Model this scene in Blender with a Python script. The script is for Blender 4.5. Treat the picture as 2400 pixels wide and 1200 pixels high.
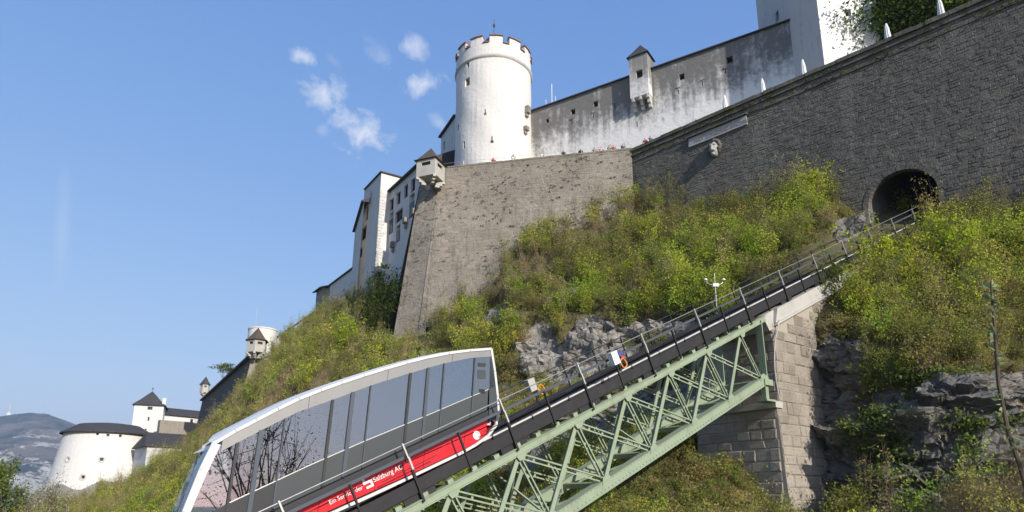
import bpy, bmesh, math, random
import numpy as np
from mathutils import Vector, Matrix
random.seed(7); rng = np.random.default_rng(7)
for o in list(bpy.data.objects): bpy.data.objects.remove(o)
scene = bpy.context.scene; COL = scene.collection
R_ = math.radians
# ------------------------------------------------------------------ camera
FPX, CX, CY, PITCH = 1600.0, 1200.0, 800.0, R_(13.5)
cam_d = bpy.data.cameras.new("camera"); cam = bpy.data.objects.new("camera", cam_d); COL.objects.link(cam)
cam_d.sensor_width = 36; cam_d.lens = 24.0; cam_d.shift_y = 200 / 2400
cam_d.clip_start = .1; cam_d.clip_end = 20000
cam.rotation_euler = (R_(90) + PITCH, 0, 0); scene.camera = cam
# ------------------------------------------------------------------ sun and sky
SUN_EL, SUN_AZ = R_(25), R_(145)           # azimuth clockwise from +Y
sd = Vector((math.sin(SUN_AZ) * math.cos(SUN_EL), math.cos(SUN_AZ) * math.cos(SUN_EL), math.sin(SUN_EL)))
sl = bpy.data.lights.new("sun", 'SUN'); sl.energy = 4.6; sl.angle = R_(.53); sl.color = (1, .93, .82)
so = bpy.data.objects.new("sun", sl); COL.objects.link(so); so.rotation_euler = sd.to_track_quat('Z', 'Y').to_euler()
so.location = (40, -60, 80)
scene.view_settings.view_transform = 'Standard'; scene.view_settings.look = 'None'
scene.view_settings.exposure = 0.5; scene.view_settings.gamma = 1
cP, sP = math.cos(PITCH), math.sin(PITCH)
RV = np.array([1., 0, 0]); UV = np.array([0, -sP, cP]); FV = np.array([0, cP, sP])
def ray(px, py): return RV * ((px - CX) / FPX) + UV * ((CY - py) / FPX) + FV
def at(px, py, d): return ray(px, py) * d
def onz(px, py, z):
    r = ray(px, py); return r * (z / r[2])
def onplane(px, py, p0, n):
    r = ray(px, py); return r * (np.dot(p0, n) / np.dot(r, n))
world = bpy.data.worlds.new("World"); scene.world = world; world.use_nodes = True
def build_world():
    nt = world.node_tree; N = nt.nodes; Lk = nt.links
    bg = N['Background']; bg.inputs[1].default_value = .12
    sky = N.new('ShaderNodeTexSky'); sky.sky_type = 'NISHITA'; sky.sun_disc = False
    sky.sun_elevation = SUN_EL; sky.sun_rotation = SUN_AZ; sky.altitude = 450
    sky.air_density = 1.0; sky.dust_density = 1.0; sky.ozone_density = 3.0
    tc = N.new('ShaderNodeTexCoord')
    def vm(op, a, b=None):
        n = N.new('ShaderNodeVectorMath'); n.operation = op
        for i, v in enumerate((a, b)):
            if v is None: continue
            if isinstance(v, bpy.types.NodeSocket): Lk.new(v, n.inputs[i])
            else: n.inputs[i].default_value = v
        return n.outputs['Value'] if op in ('DOT_PRODUCT', 'LENGTH') else n.outputs[0]
    def mt(op, a, b=0., c=None, clamp=False):
        n = N.new('ShaderNodeMath'); n.operation = op; n.use_clamp = clamp
        for i, v in enumerate((a, b, c)):
            if v is None: continue
            if isinstance(v, bpy.types.NodeSocket): Lk.new(v, n.inputs[i])
            else: n.inputs[i].default_value = v
        return n.outputs[0]
    d = tc.outputs['Generated']
    def noise(sc, det, rough, dist=0.):
        n = N.new('ShaderNodeTexNoise'); n.inputs['Scale'].default_value = sc; n.inputs['Detail'].default_value = det
        n.inputs['Roughness'].default_value = rough; n.inputs['Distortion'].default_value = dist
        Lk.new(d, n.inputs['Vector']); return n.outputs[0]
    n1 = noise(30, 7, .6, .5); n2 = noise(70, 5, .65, .6)
    nz = mt('ADD', mt('MULTIPLY', mt('SUBTRACT', n1, .5), 2.6), mt('MULTIPLY', mt('SUBTRACT', n2, .5), .9))
    tot = None
    #            px   py   rx  ry  tilt amount
    clouds = [(712, 132, 42, 26, .2, .8), (778, 138, 26, 18, .3, .25), (760, 216, 62, 42, .25, .85), (842, 312, 84, 46, .5, .95),
              (755, 300, 22, 16, .5, .4), (958, 110, 44, 28, .2, .6), (892, 128, 46, 30, .6, .35), (985, 198, 56, 26, -.25, .85), (1030, 288, 26, 20, .4, .5)]
    for px, py, rx, ry, tl, am in clouds:
        c = ray(px, py); k = np.linalg.norm(c); c = c / k
        u = np.cross(c, UV); u /= np.linalg.norm(u); v = np.cross(u, c)
        u2 = u * math.cos(tl) - v * math.sin(tl); v2 = u * math.sin(tl) + v * math.cos(tl)
        q = vm('SUBTRACT', d, tuple(c))
        a = vm('DOT_PRODUCT', q, tuple(u2 * FPX * k / rx)); b = vm('DOT_PRODUCT', q, tuple(v2 * FPX * k / ry))
        r = mt('SQRT', mt('ADD', mt('MULTIPLY', a, a), mt('MULTIPLY', b, b)))
        f = mt('SUBTRACT', .98, r)
        f = mt('MULTIPLY', mt('ADD', mt('MULTIPLY', f, .85), nz), am, clamp=True)
        near = mt('LESS_THAN', r, 2.2); f = mt('MULTIPLY', f, near)
        tot = f if tot is None else mt('MAXIMUM', tot, f)
    # faint dissolving vapour trail
    c = ray(146, 540); k = np.linalg.norm(c); c /= k
    u = np.cross(c, UV); u /= np.linalg.norm(u); v = np.cross(u, c)
    q = vm('SUBTRACT', d, tuple(c)); a = vm('DOT_PRODUCT', q, tuple(u * FPX * k / 20)); b = vm('DOT_PRODUCT', q, tuple(v * FPX * k / 170))
    a = mt('ADD', a, mt('MULTIPLY', b, -.35))
    r = mt('SQRT', mt('ADD', mt('MULTIPLY', a, a), mt('MULTIPLY', b, b)))
    f = mt('MULTIPLY', mt('ADD', mt('SUBTRACT', 1., r), mt('MULTIPLY', nz, .25)), .2, clamp=True)
    f = mt('MULTIPLY', f, mt('LESS_THAN', r, 1.8)); tot = mt('MAXIMUM', tot, f)
    sep = N.new('ShaderNodeSeparateColor'); Lk.new(sky.outputs[0], sep.inputs[0]); com = N.new('ShaderNodeCombineColor')
    for i, (k, e) in enumerate(((1.22, .86), (1.6, .63), (2.98, .36))): Lk.new(mt('MULTIPLY', mt('POWER', sep.outputs[i], e), k), com.inputs[i])
    mx = N.new('ShaderNodeMix'); mx.data_type = 'RGBA'
    tot = mt('MULTIPLY', tot, 1.1, clamp=True); tot = mt('MULTIPLY', tot, .85)
    Lk.new(tot, mx.inputs[0]); Lk.new(com.outputs[0], mx.inputs[6]); mx.inputs[7].default_value = (5.0, 5.3, 5.9, 1)
    Lk.new(mx.outputs[2], bg.inputs[0])
build_world()
# ------------------------------------------------------------------ helpers
ORG = {}
def org(o): return ORG.get(o.name, np.zeros(3)) if o else np.zeros(3)
def tag(o, label=None, cat=None, group=None, kind=None):
    if label: o['label'] = label
    if cat: o['category'] = cat
    if group: o['group'] = group
    if kind: o['kind'] = kind
    return o
def thing(name, label, cat, loc, group=None):
    o = bpy.data.objects.new(name, None); COL.objects.link(o); o.location = tuple(loc); o.empty_display_size = .3
    ORG[o.name] = np.array(loc, float); return tag(o, label, cat, group)
class MB:
    def __init__(s): s.v = []; s.f = []
    def add(s, vs, fs):
        n = len(s.v); s.v += [tuple(map(float, p)) for p in vs]; s.f += [tuple(i + n for i in f) for f in fs]; return s
    def box(s, p, a, b, c):
        p, a, b, c = map(np.asarray, (p, a, b, c))
        vs = [p, p + a, p + a + b, p + b, p + c, p + a + c, p + a + b + c, p + b + c]
        fs = [(0, 3, 2, 1), (4, 5, 6, 7), (0, 1, 5, 4), (1, 2, 6, 5), (2, 3, 7, 6), (3, 0, 4, 7)]
        if np.dot(np.cross(a, b), c) < 0: fs = [f[::-1] for f in fs]
        return s.add(vs, fs)
    def bar(s, p, q, w, h, up=(0, 0, 1), off=(0, 0)):
        p, q, up = np.asarray(p, float), np.asarray(q, float), np.asarray(up, float)
        d = q - p; d = d / np.linalg.norm(d); x = np.cross(d, up); x /= np.linalg.norm(x); y = np.cross(x, d)
        o = p + x * (off[0] - w / 2) + y * (off[1] - h / 2)
        return s.box(o, x * w, y * h, q - p)
    def prism(s, poly, ext):
        poly = [np.asarray(p, float) for p in poly]; ext = np.asarray(ext, float); n = len(poly)
        nr = sum((np.cross(poly[i], poly[(i + 1) % n]) for i in range(n)), np.zeros(3))
        if np.dot(nr, ext) > 0: poly = poly[::-1]
        vs = poly + [p + ext for p in poly]
        fs = [tuple(range(n)), tuple(range(2 * n - 1, n - 1, -1))]
        fs += [((i + 1) % n, i, i + n, (i + 1) % n + n) for i in range(n)]
        return s.add(vs, fs)
    def tube(s, path, r, n=6, cap=True):
        path = [np.asarray(p, float) for p in path]; m = len(path); vs = []; fs = []
        rr = r if hasattr(r, '__len__') else [r] * m
        ref = np.array([.31, .17, .93])
        for i, p in enumerate(path):
            d = path[min(i + 1, m - 1)] - path[max(i - 1, 0)]; d = d / (np.linalg.norm(d) + 1e-9)
            x = np.cross(d, ref)
            if np.linalg.norm(x) < .2: x = np.cross(d, np.array([1., .2, 0]))
            x /= np.linalg.norm(x); y = np.cross(d, x)
            for k in range(n):
                t = 2 * math.pi * k / n; vs.append(p + (x * math.cos(t) + y * math.sin(t)) * rr[i])
        for i in range(m - 1):
            for k in range(n):
                a = i * n + k; b = i * n + (k + 1) % n; fs.append((a, b, b + n, a + n))
        if cap: fs += [tuple(range(n - 1, -1, -1)), tuple(range((m - 1) * n, m * n))]
        return s.add(vs, fs)
    def lathe(s, c, prof, n=32, t0=0., t1=2 * math.pi, rfun=None):
        c = np.asarray(c, float); full = abs(t1 - t0 - 2 * math.pi) < 1e-6; m = n if full else n + 1; vs = []; fs = []
        for r, z in prof:
            for k in range(m):
                t = t0 + (t1 - t0) * k / n; q = r * (rfun(t, z) if rfun else 1)
                vs.append(c + np.array([q * math.cos(t), q * math.sin(t), z]))
        for i in range(len(prof) - 1):
            for k in range(n):
                a = i * m + k; b = i * m + (k + 1) % m; fs.append((a, b, b + m, a + m))
        return s.add(vs, fs)
    def build(s, name, mat, parent=None, smooth=False, loc=None):
        o0 = org(parent) if parent else (np.asarray(loc, float) if loc is not None else np.zeros(3))
        me = bpy.data.meshes.new(name)
        me.from_pydata([tuple(np.asarray(v) - o0) for v in s.v], [], s.f)
        for m in (mat if isinstance(mat, (list, tuple)) else [mat]): me.materials.append(m)
        if smooth: me.polygons.foreach_set('use_smooth', [True] * len(me.polygons))
        me.update()
        o = bpy.data.objects.new(name, me); COL.objects.link(o)
        if parent:
            o.parent = parent; ORG[o.name] = o0
        else:
            o.location = tuple(o0); ORG[o.name] = o0
        return o
def tri_mesh(name, V, tint, mats, midx=None):
    """V (n,3,3) loose triangles, tint (n,3) per triangle colour"""
    n = len(V); me = bpy.data.meshes.new(name)
    me.vertices.add(n * 3); me.loops.add(n * 3); me.polygons.add(n)
    me.vertices.foreach_set('co', np.ascontiguousarray(V, dtype=np.float32).ravel())
    me.loops.foreach_set('vertex_index', np.arange(n * 3, dtype=np.int32))
    me.polygons.foreach_set('loop_start', np.arange(0, n * 3, 3, dtype=np.int32))
    me.polygons.foreach_set('loop_total', np.full(n, 3, dtype=np.int32))
    for m in mats: me.materials.append(m)
    if midx is not None: me.polygons.foreach_set('material_index', np.asarray(midx, dtype=np.int32))
    ca = me.attributes.new('tint', 'FLOAT_COLOR', 'FACE')
    ca.data.foreach_set('color', np.c_[tint, np.ones(n)].astype(np.float32).ravel())
    me.update(calc_edges=True); me.validate(); return me
def link(name, me, parent=None, loc=(0, 0, 0), rz=0., sc=1.):
    o = bpy.data.objects.new(name, me); COL.objects.link(o); o.parent = parent
    if not parent:
        o.location = tuple(loc); o.rotation_euler = (0, 0, rz); o.scale = (sc,) * 3; ORG[o.name] = np.array(loc, float)
    return o
# ------------------------------------------------------------------ materials
class G:
    """small node graph helper"""
    def __init__(s, name):
        s.m = bpy.data.materials.new(name); s.m.use_nodes = True; s.nt = s.m.node_tree; s.N = s.nt.nodes; s.L = s.nt.links
        s.b = s.N['Principled BSDF']; s.geo = None; s._pos = None
    def pos(s):
        if s._pos is None:
            s.geo = s.N.new('ShaderNodeNewGeometry'); s._pos = s.geo.outputs['Position']
        return s._pos
    def put(s, sock, v):
        if isinstance(v, bpy.types.NodeSocket): s.L.new(v, sock)
        else: sock.default_value = v if not isinstance(v, tuple) or len(v) != 3 or sock.type != 'RGBA' else (*v, 1)
    def vmul(s, v, k):
        n = s.N.new('ShaderNodeVectorMath'); n.operation = 'MULTIPLY'; s.put(n.inputs[0], v); n.inputs[1].default_value = k; return n.outputs[0]
    def noise(s, sc, det=4, rough=.55, vec=None, dist=0.):
        n = s.N.new('ShaderNodeTexNoise'); n.inputs['Scale'].default_value = sc; n.inputs['Detail'].default_value = det
        n.inputs['Roughness'].default_value = rough; n.inputs['Distortion'].default_value = dist
        s.L.new(vec if vec is not None else s.pos(), n.inputs['Vector']); return n.outputs[0]
    def vor(s, sc, feat='F1', vec=None, out='Distance'):
        n = s.N.new('ShaderNodeTexVoronoi'); n.feature = feat; n.inputs['Scale'].default_value = sc
        s.L.new(vec if vec is not None else s.pos(), n.inputs['Vector']); return n.outputs[out]
    def ramp(s, x, a, b, inv=False):
        n = s.N.new('ShaderNodeMapRange'); n.interpolation_type = 'SMOOTHSTEP'; s.put(n.inputs[0], x)
        n.inputs[1].default_value = a; n.inputs[2].default_value = b
        n.inputs[3].default_value = 1. if inv else 0.; n.inputs[4].default_value = 0. if inv else 1.; return n.outputs[0]
    def math(s, op, a, b=0., clamp=False):
        n = s.N.new('ShaderNodeMath'); n.operation = op; n.use_clamp = clamp; s.put(n.inputs[0], a); s.put(n.inputs[1], b); return n.outputs[0]
    def mix(s, f, a, b, mode='MIX'):
        n = s.N.new('ShaderNodeMix'); n.data_type = 'RGBA'; n.blend_type = mode
        s.put(n.inputs[0], f); s.put(n.inputs[6], a); s.put(n.inputs[7], b); return n.outputs[2]
    def xyz(s):
        n = s.N.new('ShaderNodeSeparateXYZ'); s.L.new(s.pos(), n.inputs[0]); return n.outputs
    def rnd(s):
        s.pos(); oi = s.N.new('ShaderNodeObjectInfo')
        return s.math('FRACT', s.math('ADD', s.geo.outputs['Random Per Island'], oi.outputs['Random']))
    def bump(s, h, st=.5, dist=.05):
        n = s.N.new('ShaderNodeBump'); n.inputs['Strength'].default_value = st; n.inputs['Distance'].default_value = dist
        s.L.new(h, n.inputs['Height']); s.L.new(n.outputs[0], s.b.inputs['Normal']); return s
    def fin(s, col, rough=.8, metal=0., spec=.3):
        s.put(s.b.inputs['Base Color'], col); s.put(s.b.inputs['Roughness'], rough); s.b.inputs['Metallic'].default_value = metal
        s.b.inputs['Specular IOR Level'].default_value = spec; return s.m
def plaster(name, base=(.8, .79, .76), stain=(.2, .2, .2), z0=None, z1=None, amount=.35, seed=0.):
    g = G(name); n1 = g.noise(.35, 6, .62); n2 = g.noise(1.6, 6, .68, dist=.6); st = g.noise(1., 5, .6, g.vmul(g.pos(), (1.4, 1.4, .16)))
    k = g.math('ADD', g.math('MULTIPLY', n1, .5), g.math('MULTIPLY', n2, .5)); k = g.math('ADD', g.math('MULTIPLY', k, .62), g.math('MULTIPLY', st, .38))
    f = g.ramp(k, .5, .72)
    f = g.math('MULTIPLY', f, amount, True)
    if z0 is not None:
        z = g.xyz()[2]; zz = g.math('ADD', g.ramp(z, z0, z1), g.math('MULTIPLY', g.math('SUBTRACT', k, .5), 2.9))
        zz = g.math('MULTIPLY', g.ramp(zz, .3, 1.0), .95); f = g.math('MAXIMUM', f, zz)
    c = g.mix(f, base, stain); c = g.mix(g.math('MULTIPLY', g.noise(9, 4, .6), .18), c, (.35, .34, .32))
    g.bump(g.math('ADD', g.noise(2.2, 7, .65), g.math('MULTIPLY', n2, .6)), .55, .12)
    return g.fin(c, .9, spec=.15)
def stone(name, c1, c2, c3, spots=.35, spot_col=(.03, .03, .028), pits=0., runs=0., moss=0., zmoss=(0, 1), bump=.06):
    g = G(name); r = g.rnd(); c = g.mix(r, c1, c2); n1 = g.noise(.22, 5, .6); n2 = g.noise(2.3, 6, .65); n3 = g.noise(8, 5, .7)
    c = g.mix(g.ramp(n1, .35, .68), c, c3); c = g.mix(g.math('MULTIPLY', g.ramp(n3, .5, .72), spots), c, spot_col)
    c = g.mix(g.math('MULTIPLY', g.ramp(n2, .45, .8), .35), c, g.mix(.5, c1, (.5, .48, .44)))
    if pits:
        pv = g.vmul(g.pos(), (1., 1., 1.9)); pm = g.math('MULTIPLY', g.ramp(g.noise(1.7, 3, .6, pv), .57, .63), g.ramp(g.noise(.25, 4, .6), .38, .6)); c = g.mix(g.math('MULTIPLY', pm, pits), c, (.05, .043, .03))
        c = g.mix(g.math('MULTIPLY', g.ramp(g.noise(.6, 6, .7), .55, .72), .6), c, (.36, .33, .29))
        sk = g.noise(1., 5, .6, g.vmul(g.pos(), (1.1, 1.1, .1))); c = g.mix(g.math('MULTIPLY', g.ramp(sk, .54, .7), .55), c, (.1, .092, .08))
    if runs:
        sk = g.noise(1., 6, .62, g.vmul(g.pos(), (.55, .55, .07))); c = g.mix(g.math('MULTIPLY', g.ramp(sk, .53, .68), runs), c, (.21, .195, .168)); c = g.mix(g.math('MULTIPLY', g.ramp(g.noise(.09, 5, .6), .5, .66), runs), c, (.055, .052, .047)); c = g.mix(g.math('MULTIPLY', g.ramp(g.noise(.5, 6, .7), .6, .7), runs), c, (.2, .185, .155))
    if moss:
        m = g.math('MULTIPLY', g.ramp(g.xyz()[2], *zmoss), g.ramp(g.noise(.9, 5, .7), .45, .62)); c = g.mix(g.math('MULTIPLY', m, moss), c, (.075, .085, .022))
    g.bump(g.math('ADD', n3, g.math('MULTIPLY', n2, 1.4)), .7, bump); return g.fin(c, .92, spec=.12)
def plain(name, col, rough=.5, metal=0., var=.25, sc=3., spec=.4, dirt=(.05, .045, .04)):
    g = G(name); n = g.noise(sc, 6, .65); st = g.noise(sc * .7, 4, .6, g.vmul(g.pos(), (1, 1, .25)))
    f = g.math('MULTIPLY', g.ramp(g.math('MULTIPLY', g.math('ADD', n, st), .5), .45, .75), var)
    c = g.mix(f, col, dirt); g.bump(g.noise(sc * 6, 3, .5), .08, .01)
    return g.fin(c, g.math('ADD', rough, g.math('MULTIPLY', n, .15)), metal, spec)
M = {}
M['white'] = plaster('white_plaster', (.66, .65, .625), (.3, .295, .28), amount=.5)
M['whitedirty'] = plaster('weathered_plaster', (.56, .56, .55), (.15, .15, .155), amount=.95)
M['bartizan'] = plaster('bartizan_plaster', (.7, .69, .67), (.2, .195, .185), 43., 51., .5)
M['curtain'] = plaster('curtain_plaster', (.76, .75, .725), (.13, .126, .12), 38., 48.6, .6)
M['keepshaded'] = plaster('keep_plaster_shaded', (.5, .49, .47), (.16, .16, .16), amount=.95)  # stained grey, with the left face's shade put into the darker tone
M['keeplit'] = plaster('keep_plaster_lit', (.82, .81, .78), (.4, .39, .37), amount=.2)  # same wall's plaster, sunlight on the right face put into a lighter tone
M['reveal'] = plain('reveal_plaster', (.5, .49, .46), .9, var=.4)
M['dark'] = plain('dark_opening', (.02, .02, .022), .4, var=.2)
M['wood'] = plain('weathered_wood', (.09, .065, .045), .8, var=.5)
M['greywood'] = plain('grey_boarding', (.24, .23, .22), .85, var=.5)
M['slate'] = plain('slate_roof', (.045, .043, .045), .7, var=.5, sc=2., dirt=(.1, .095, .09))
M['brownroof'] = plain('brown_shingle_roof', (.085, .065, .052), .8, var=.5)
M['tile'] = plain('red_tile_cap', (.26, .13, .09), .8, var=.4)
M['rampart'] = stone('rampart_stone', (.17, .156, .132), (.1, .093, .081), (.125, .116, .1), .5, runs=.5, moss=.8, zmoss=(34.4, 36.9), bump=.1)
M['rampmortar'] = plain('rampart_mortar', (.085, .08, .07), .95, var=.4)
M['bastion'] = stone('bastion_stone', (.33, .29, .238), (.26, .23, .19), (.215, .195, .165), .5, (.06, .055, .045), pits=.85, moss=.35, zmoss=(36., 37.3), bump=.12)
M['bastmortar'] = plain('bastion_mortar', (.27, .242, .203), .95, var=.5)
M['abut'] = stone('abutment_stone', (.3, .262, .215), (.2, .178, .148), (.36, .32, .27), .5, (.07, .06, .05), bump=.06)
M['abutmortar'] = plain('abutment_mortar', (.36, .325, .275), .95, var=.35)
M['ringstone'] = stone('portal_stone', (.3, .27, .23), (.2, .185, .16), (.24, .22, .2), .4)
M['tunnel'] = plain('tunnel_lining', (.13, .125, .12), .9, var=.5)
M['concrete'] = plain('pale_concrete', (.42, .41, .38), .85, var=.4, sc=1.2, dirt=(.15, .14, .12))
M['green'] = plain('green_steel_paint', (.26, .32, .225), .5, var=.6, sc=2., dirt=(.14, .14, .095))
M['black'] = plain('black_steel', (.018, .018, .02), .55, var=.3, dirt=(.06, .055, .05))
M['bluegrey'] = plain('grey_blue_steel', (.075, .088, .11), .5, .3, var=.3)
M['galv'] = plain('galvanised_steel', (.6, .6, .58), .38, .6, var=.2, dirt=(.25, .24, .22))
M['handrail'] = plain('grey_handrail', (.26, .265, .27), .4, .4, var=.3)
M['railhead'] = plain('sunlit_rail_pale', (.6, .6, .58), .5, .2, var=.3)  # sunlight on the near rail put into a pale colour
M['marble'] = plain('pale_marble', (.36, .355, .34), .7, var=.5, sc=1.5, dirt=(.2, .19, .17))
M['letter'] = plain('cut_letters', (.2, .195, .19), .9, var=.2)
M['carwhite'] = plain('white_coach_paint', (.62, .62, .61), .3, var=.12, spec=.5)
M['carsilver'] = plain('silver_coach_paint', (.27, .27, .265), .35, .3, var=.15)
M['carred'] = plain('red_coach_paint', (.62, .012, .022), .3, var=.12, spec=.5, dirt=(.3, .01, .015))
M['cargrey'] = plain('grey_coach_panel', (.06, .07, .073), .38, var=.15, spec=.3)
M['cabglass'] = plain('tinted_cab_panel', (.09, .115, .15), .12, var=.1, spec=.7)
M['cardark'] = plain('dark_coach_trim', (.035, .037, .04), .35, var=.2)
M['interior'] = plain('coach_interior', (.5, .5, .5), .6, var=.2)
M['seat'] = plain('coach_seat', (.1, .11, .16), .8, var=.2)
M['letterwhite'] = plain('white_lettering', (.78, .78, .77), .5, var=.05)
M['orange'] = plain('orange_hose', (.7, .28, .04), .5, var=.1)
M['boxwhite'] = plain('white_cabinet', (.72, .72, .7), .5, var=.15)
M['redplastic'] = plain('red_plastic', (.5, .03, .03), .5, var=.1)
M['blueplastic'] = plain('blue_plastic', (.05, .08, .3), .5, var=.1)
M['canvas'] = plain('white_canvas', (.72, .71, .69), .9, var=.2)
M['skin'] = plain('skin', (.5, .3, .21), .6, var=.1)
for k, c in dict(shirtblack=(.02, .02, .022), shirtred=(.3, .05, .06), shirtwhite=(.75, .74, .72), shirtblue=(.06, .09, .2), shirtgrey=(.25, .25, .26), shirtpink=(.6, .35, .36),
                 jeans=(.05, .07, .13), khaki=(.26, .2, .13), hairdark=(.025, .018, .014), hairfair=(.25, .17, .08), shoe=(.03, .03, .03)).items(): M[k] = plain(k, c, .85, var=.1)
def mat_glass(name, tint, refl):
    g = G(name); g.N.remove(g.b); out = [n for n in g.N if n.type == 'OUTPUT_MATERIAL'][0]
    t = g.N.new('ShaderNodeBsdfTransparent'); t.inputs[0].default_value = (*tint, 1)
    gl = g.N.new('ShaderNodeBsdfGlossy'); gl.inputs['Roughness'].default_value = .015; gl.inputs[0].default_value = (.88, .95, 1, 1)
    fr = g.N.new('ShaderNodeFresnel'); fr.inputs[0].default_value = refl
    mx = g.N.new('ShaderNodeMixShader'); g.L.new(fr.outputs[0], mx.inputs[0]); g.L.new(t.outputs[0], mx.inputs[1]); g.L.new(gl.outputs[0], mx.inputs[2])
    g.L.new(mx.outputs[0], out.inputs[0]); return g.m
M['glass'] = mat_glass('coach_glass', (.86, .89, .92), 3.8)
def mat_leaf(name, trans=.35):
    g = G(name); out = [n for n in g.N if n.type == 'OUTPUT_MATERIAL'][0]; g.N.remove(g.b)
    a = g.N.new('ShaderNodeAttribute'); a.attribute_name = 'tint'
    d = g.N.new('ShaderNodeBsdfDiffuse'); t = g.N.new('ShaderNodeBsdfTranslucent'); mx = g.N.new('ShaderNodeMixShader'); mx.inputs[0].default_value = trans
    g.L.new(a.outputs[0], d.inputs[0]); g.L.new(g.mix(1., a.outputs[0], (1.1, 1.1, .75), 'MULTIPLY'), t.inputs[0])
    g.L.new(d.outputs[0], mx.inputs[1]); g.L.new(t.outputs[0], mx.inputs[2]); g.L.new(mx.outputs[0], out.inputs[0]); return g.m
M['leaf'] = mat_leaf('leaf', .48); M['twig'] = mat_leaf('twig', .0)
M['bark'] = plain('bark', (.11, .085, .06), .9, var=.5)
def mat_hill():
    g = G('hillside_rock_and_soil'); a = g.N.new('ShaderNodeAttribute'); a.attribute_name = 'rock'; rk = a.outputs['Fac']
    n1 = g.noise(.5, 6, .65); n2 = g.noise(2.6, 8, .7, dist=.5); cr = g.vor(.9, 'DISTANCE_TO_EDGE', g.vmul(g.pos(), (1, 1, 1.7))); n3 = g.noise(.16, 4, .6)
    rock = g.mix(g.ramp(n2, .3, .7), (.27, .258, .238), (.12, .115, .108)); rock = g.mix(g.ramp(n1, .4, .66), rock, (.34, .32, .285))
    rock = g.mix(g.ramp(n3, .52, .7), rock, (.3, .25, .19)); rock = g.mix(g.math('MULTIPLY', g.ramp(cr, .0, .03, True), g.ramp(n1, .4, .6)), rock, (.06, .058, .055))
    rock = g.mix(g.ramp(n2, .62, .75), rock, (.06, .06, .055)); cliff_shade = g.math('MULTIPLY', g.ramp(g.xyz()[0], 13., 16.5), g.ramp(g.noise(.3, 5, .65), .66, .5)); rock = g.mix(g.math('MULTIPLY', cliff_shade, .48), rock, (.055, .056, .055))  # shade of the right-hand cliff put into a darker rock colour
    soil = g.mix(g.ramp(n2, .35, .7), (.085, .08, .03), (.16, .125, .07)); soil = g.mix(g.ramp(n1, .5, .68), soil, (.07, .095, .022))
    f = g.ramp(g.math('ADD', rk, g.math('MULTIPLY', g.math('SUBTRACT', n2, .5), .7)), .38, .58)
    g.bump(g.math('ADD', n2, g.math('MULTIPLY', g.math('MULTIPLY', g.ramp(cr, 0, .12), .3), f)), .9, .22); return g.fin(g.mix(f, soil, rock), .93, spec=.12)
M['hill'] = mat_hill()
# ------------------------------------------------------------------ noise in numpy
_perm = rng.random((64, 64, 64))
def vnoise(p):
    p = np.asarray(p, float); i = np.floor(p).astype(int); f = p - i; f = f * f * (3 - 2 * f); out = 0
    for dx in (0, 1):
        for dy in (0, 1):
            for dz in (0, 1):
                w = (f[..., 0] if dx else 1 - f[..., 0]) * (f[..., 1] if dy else 1 - f[..., 1]) * (f[..., 2] if dz else 1 - f[..., 2])
                out = out + w * _perm[(i[..., 0] + dx) % 64, (i[..., 1] + dy) % 64, (i[..., 2] + dz) % 64]
    return out
def fbm(p, octv=5, gain=.5):
    a = 1.; s = 0.; t = 0.; p = np.asarray(p, float)
    for k in range(octv): s = s + a * vnoise(p * 2 ** k + 17.3 * k); t += a; a *= gain
    return s / t
# ------------------------------------------------------------------ the track line (surveyed): s along, w across (away), n square to the slope
P0 = np.array([-3.36245069, 21.16704498, 1.78972136]); es = np.array([.72026768, .54856216, .42461044])
ew = np.array([-.6058942, .79554524, 0]); en = np.array([-.33779681, -.257269, .90537615]); eh = np.array([.79554524, .6058942, 0]); ez = np.array([0, 0, 1.])
SP = 4.057                                     # spacing of the railing posts
def T(s, w, n): return P0 + es * s + ew * w + en * n
def tframe(p):
    q = np.asarray(p) - P0; return q @ es, q @ ew, q @ en
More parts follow.
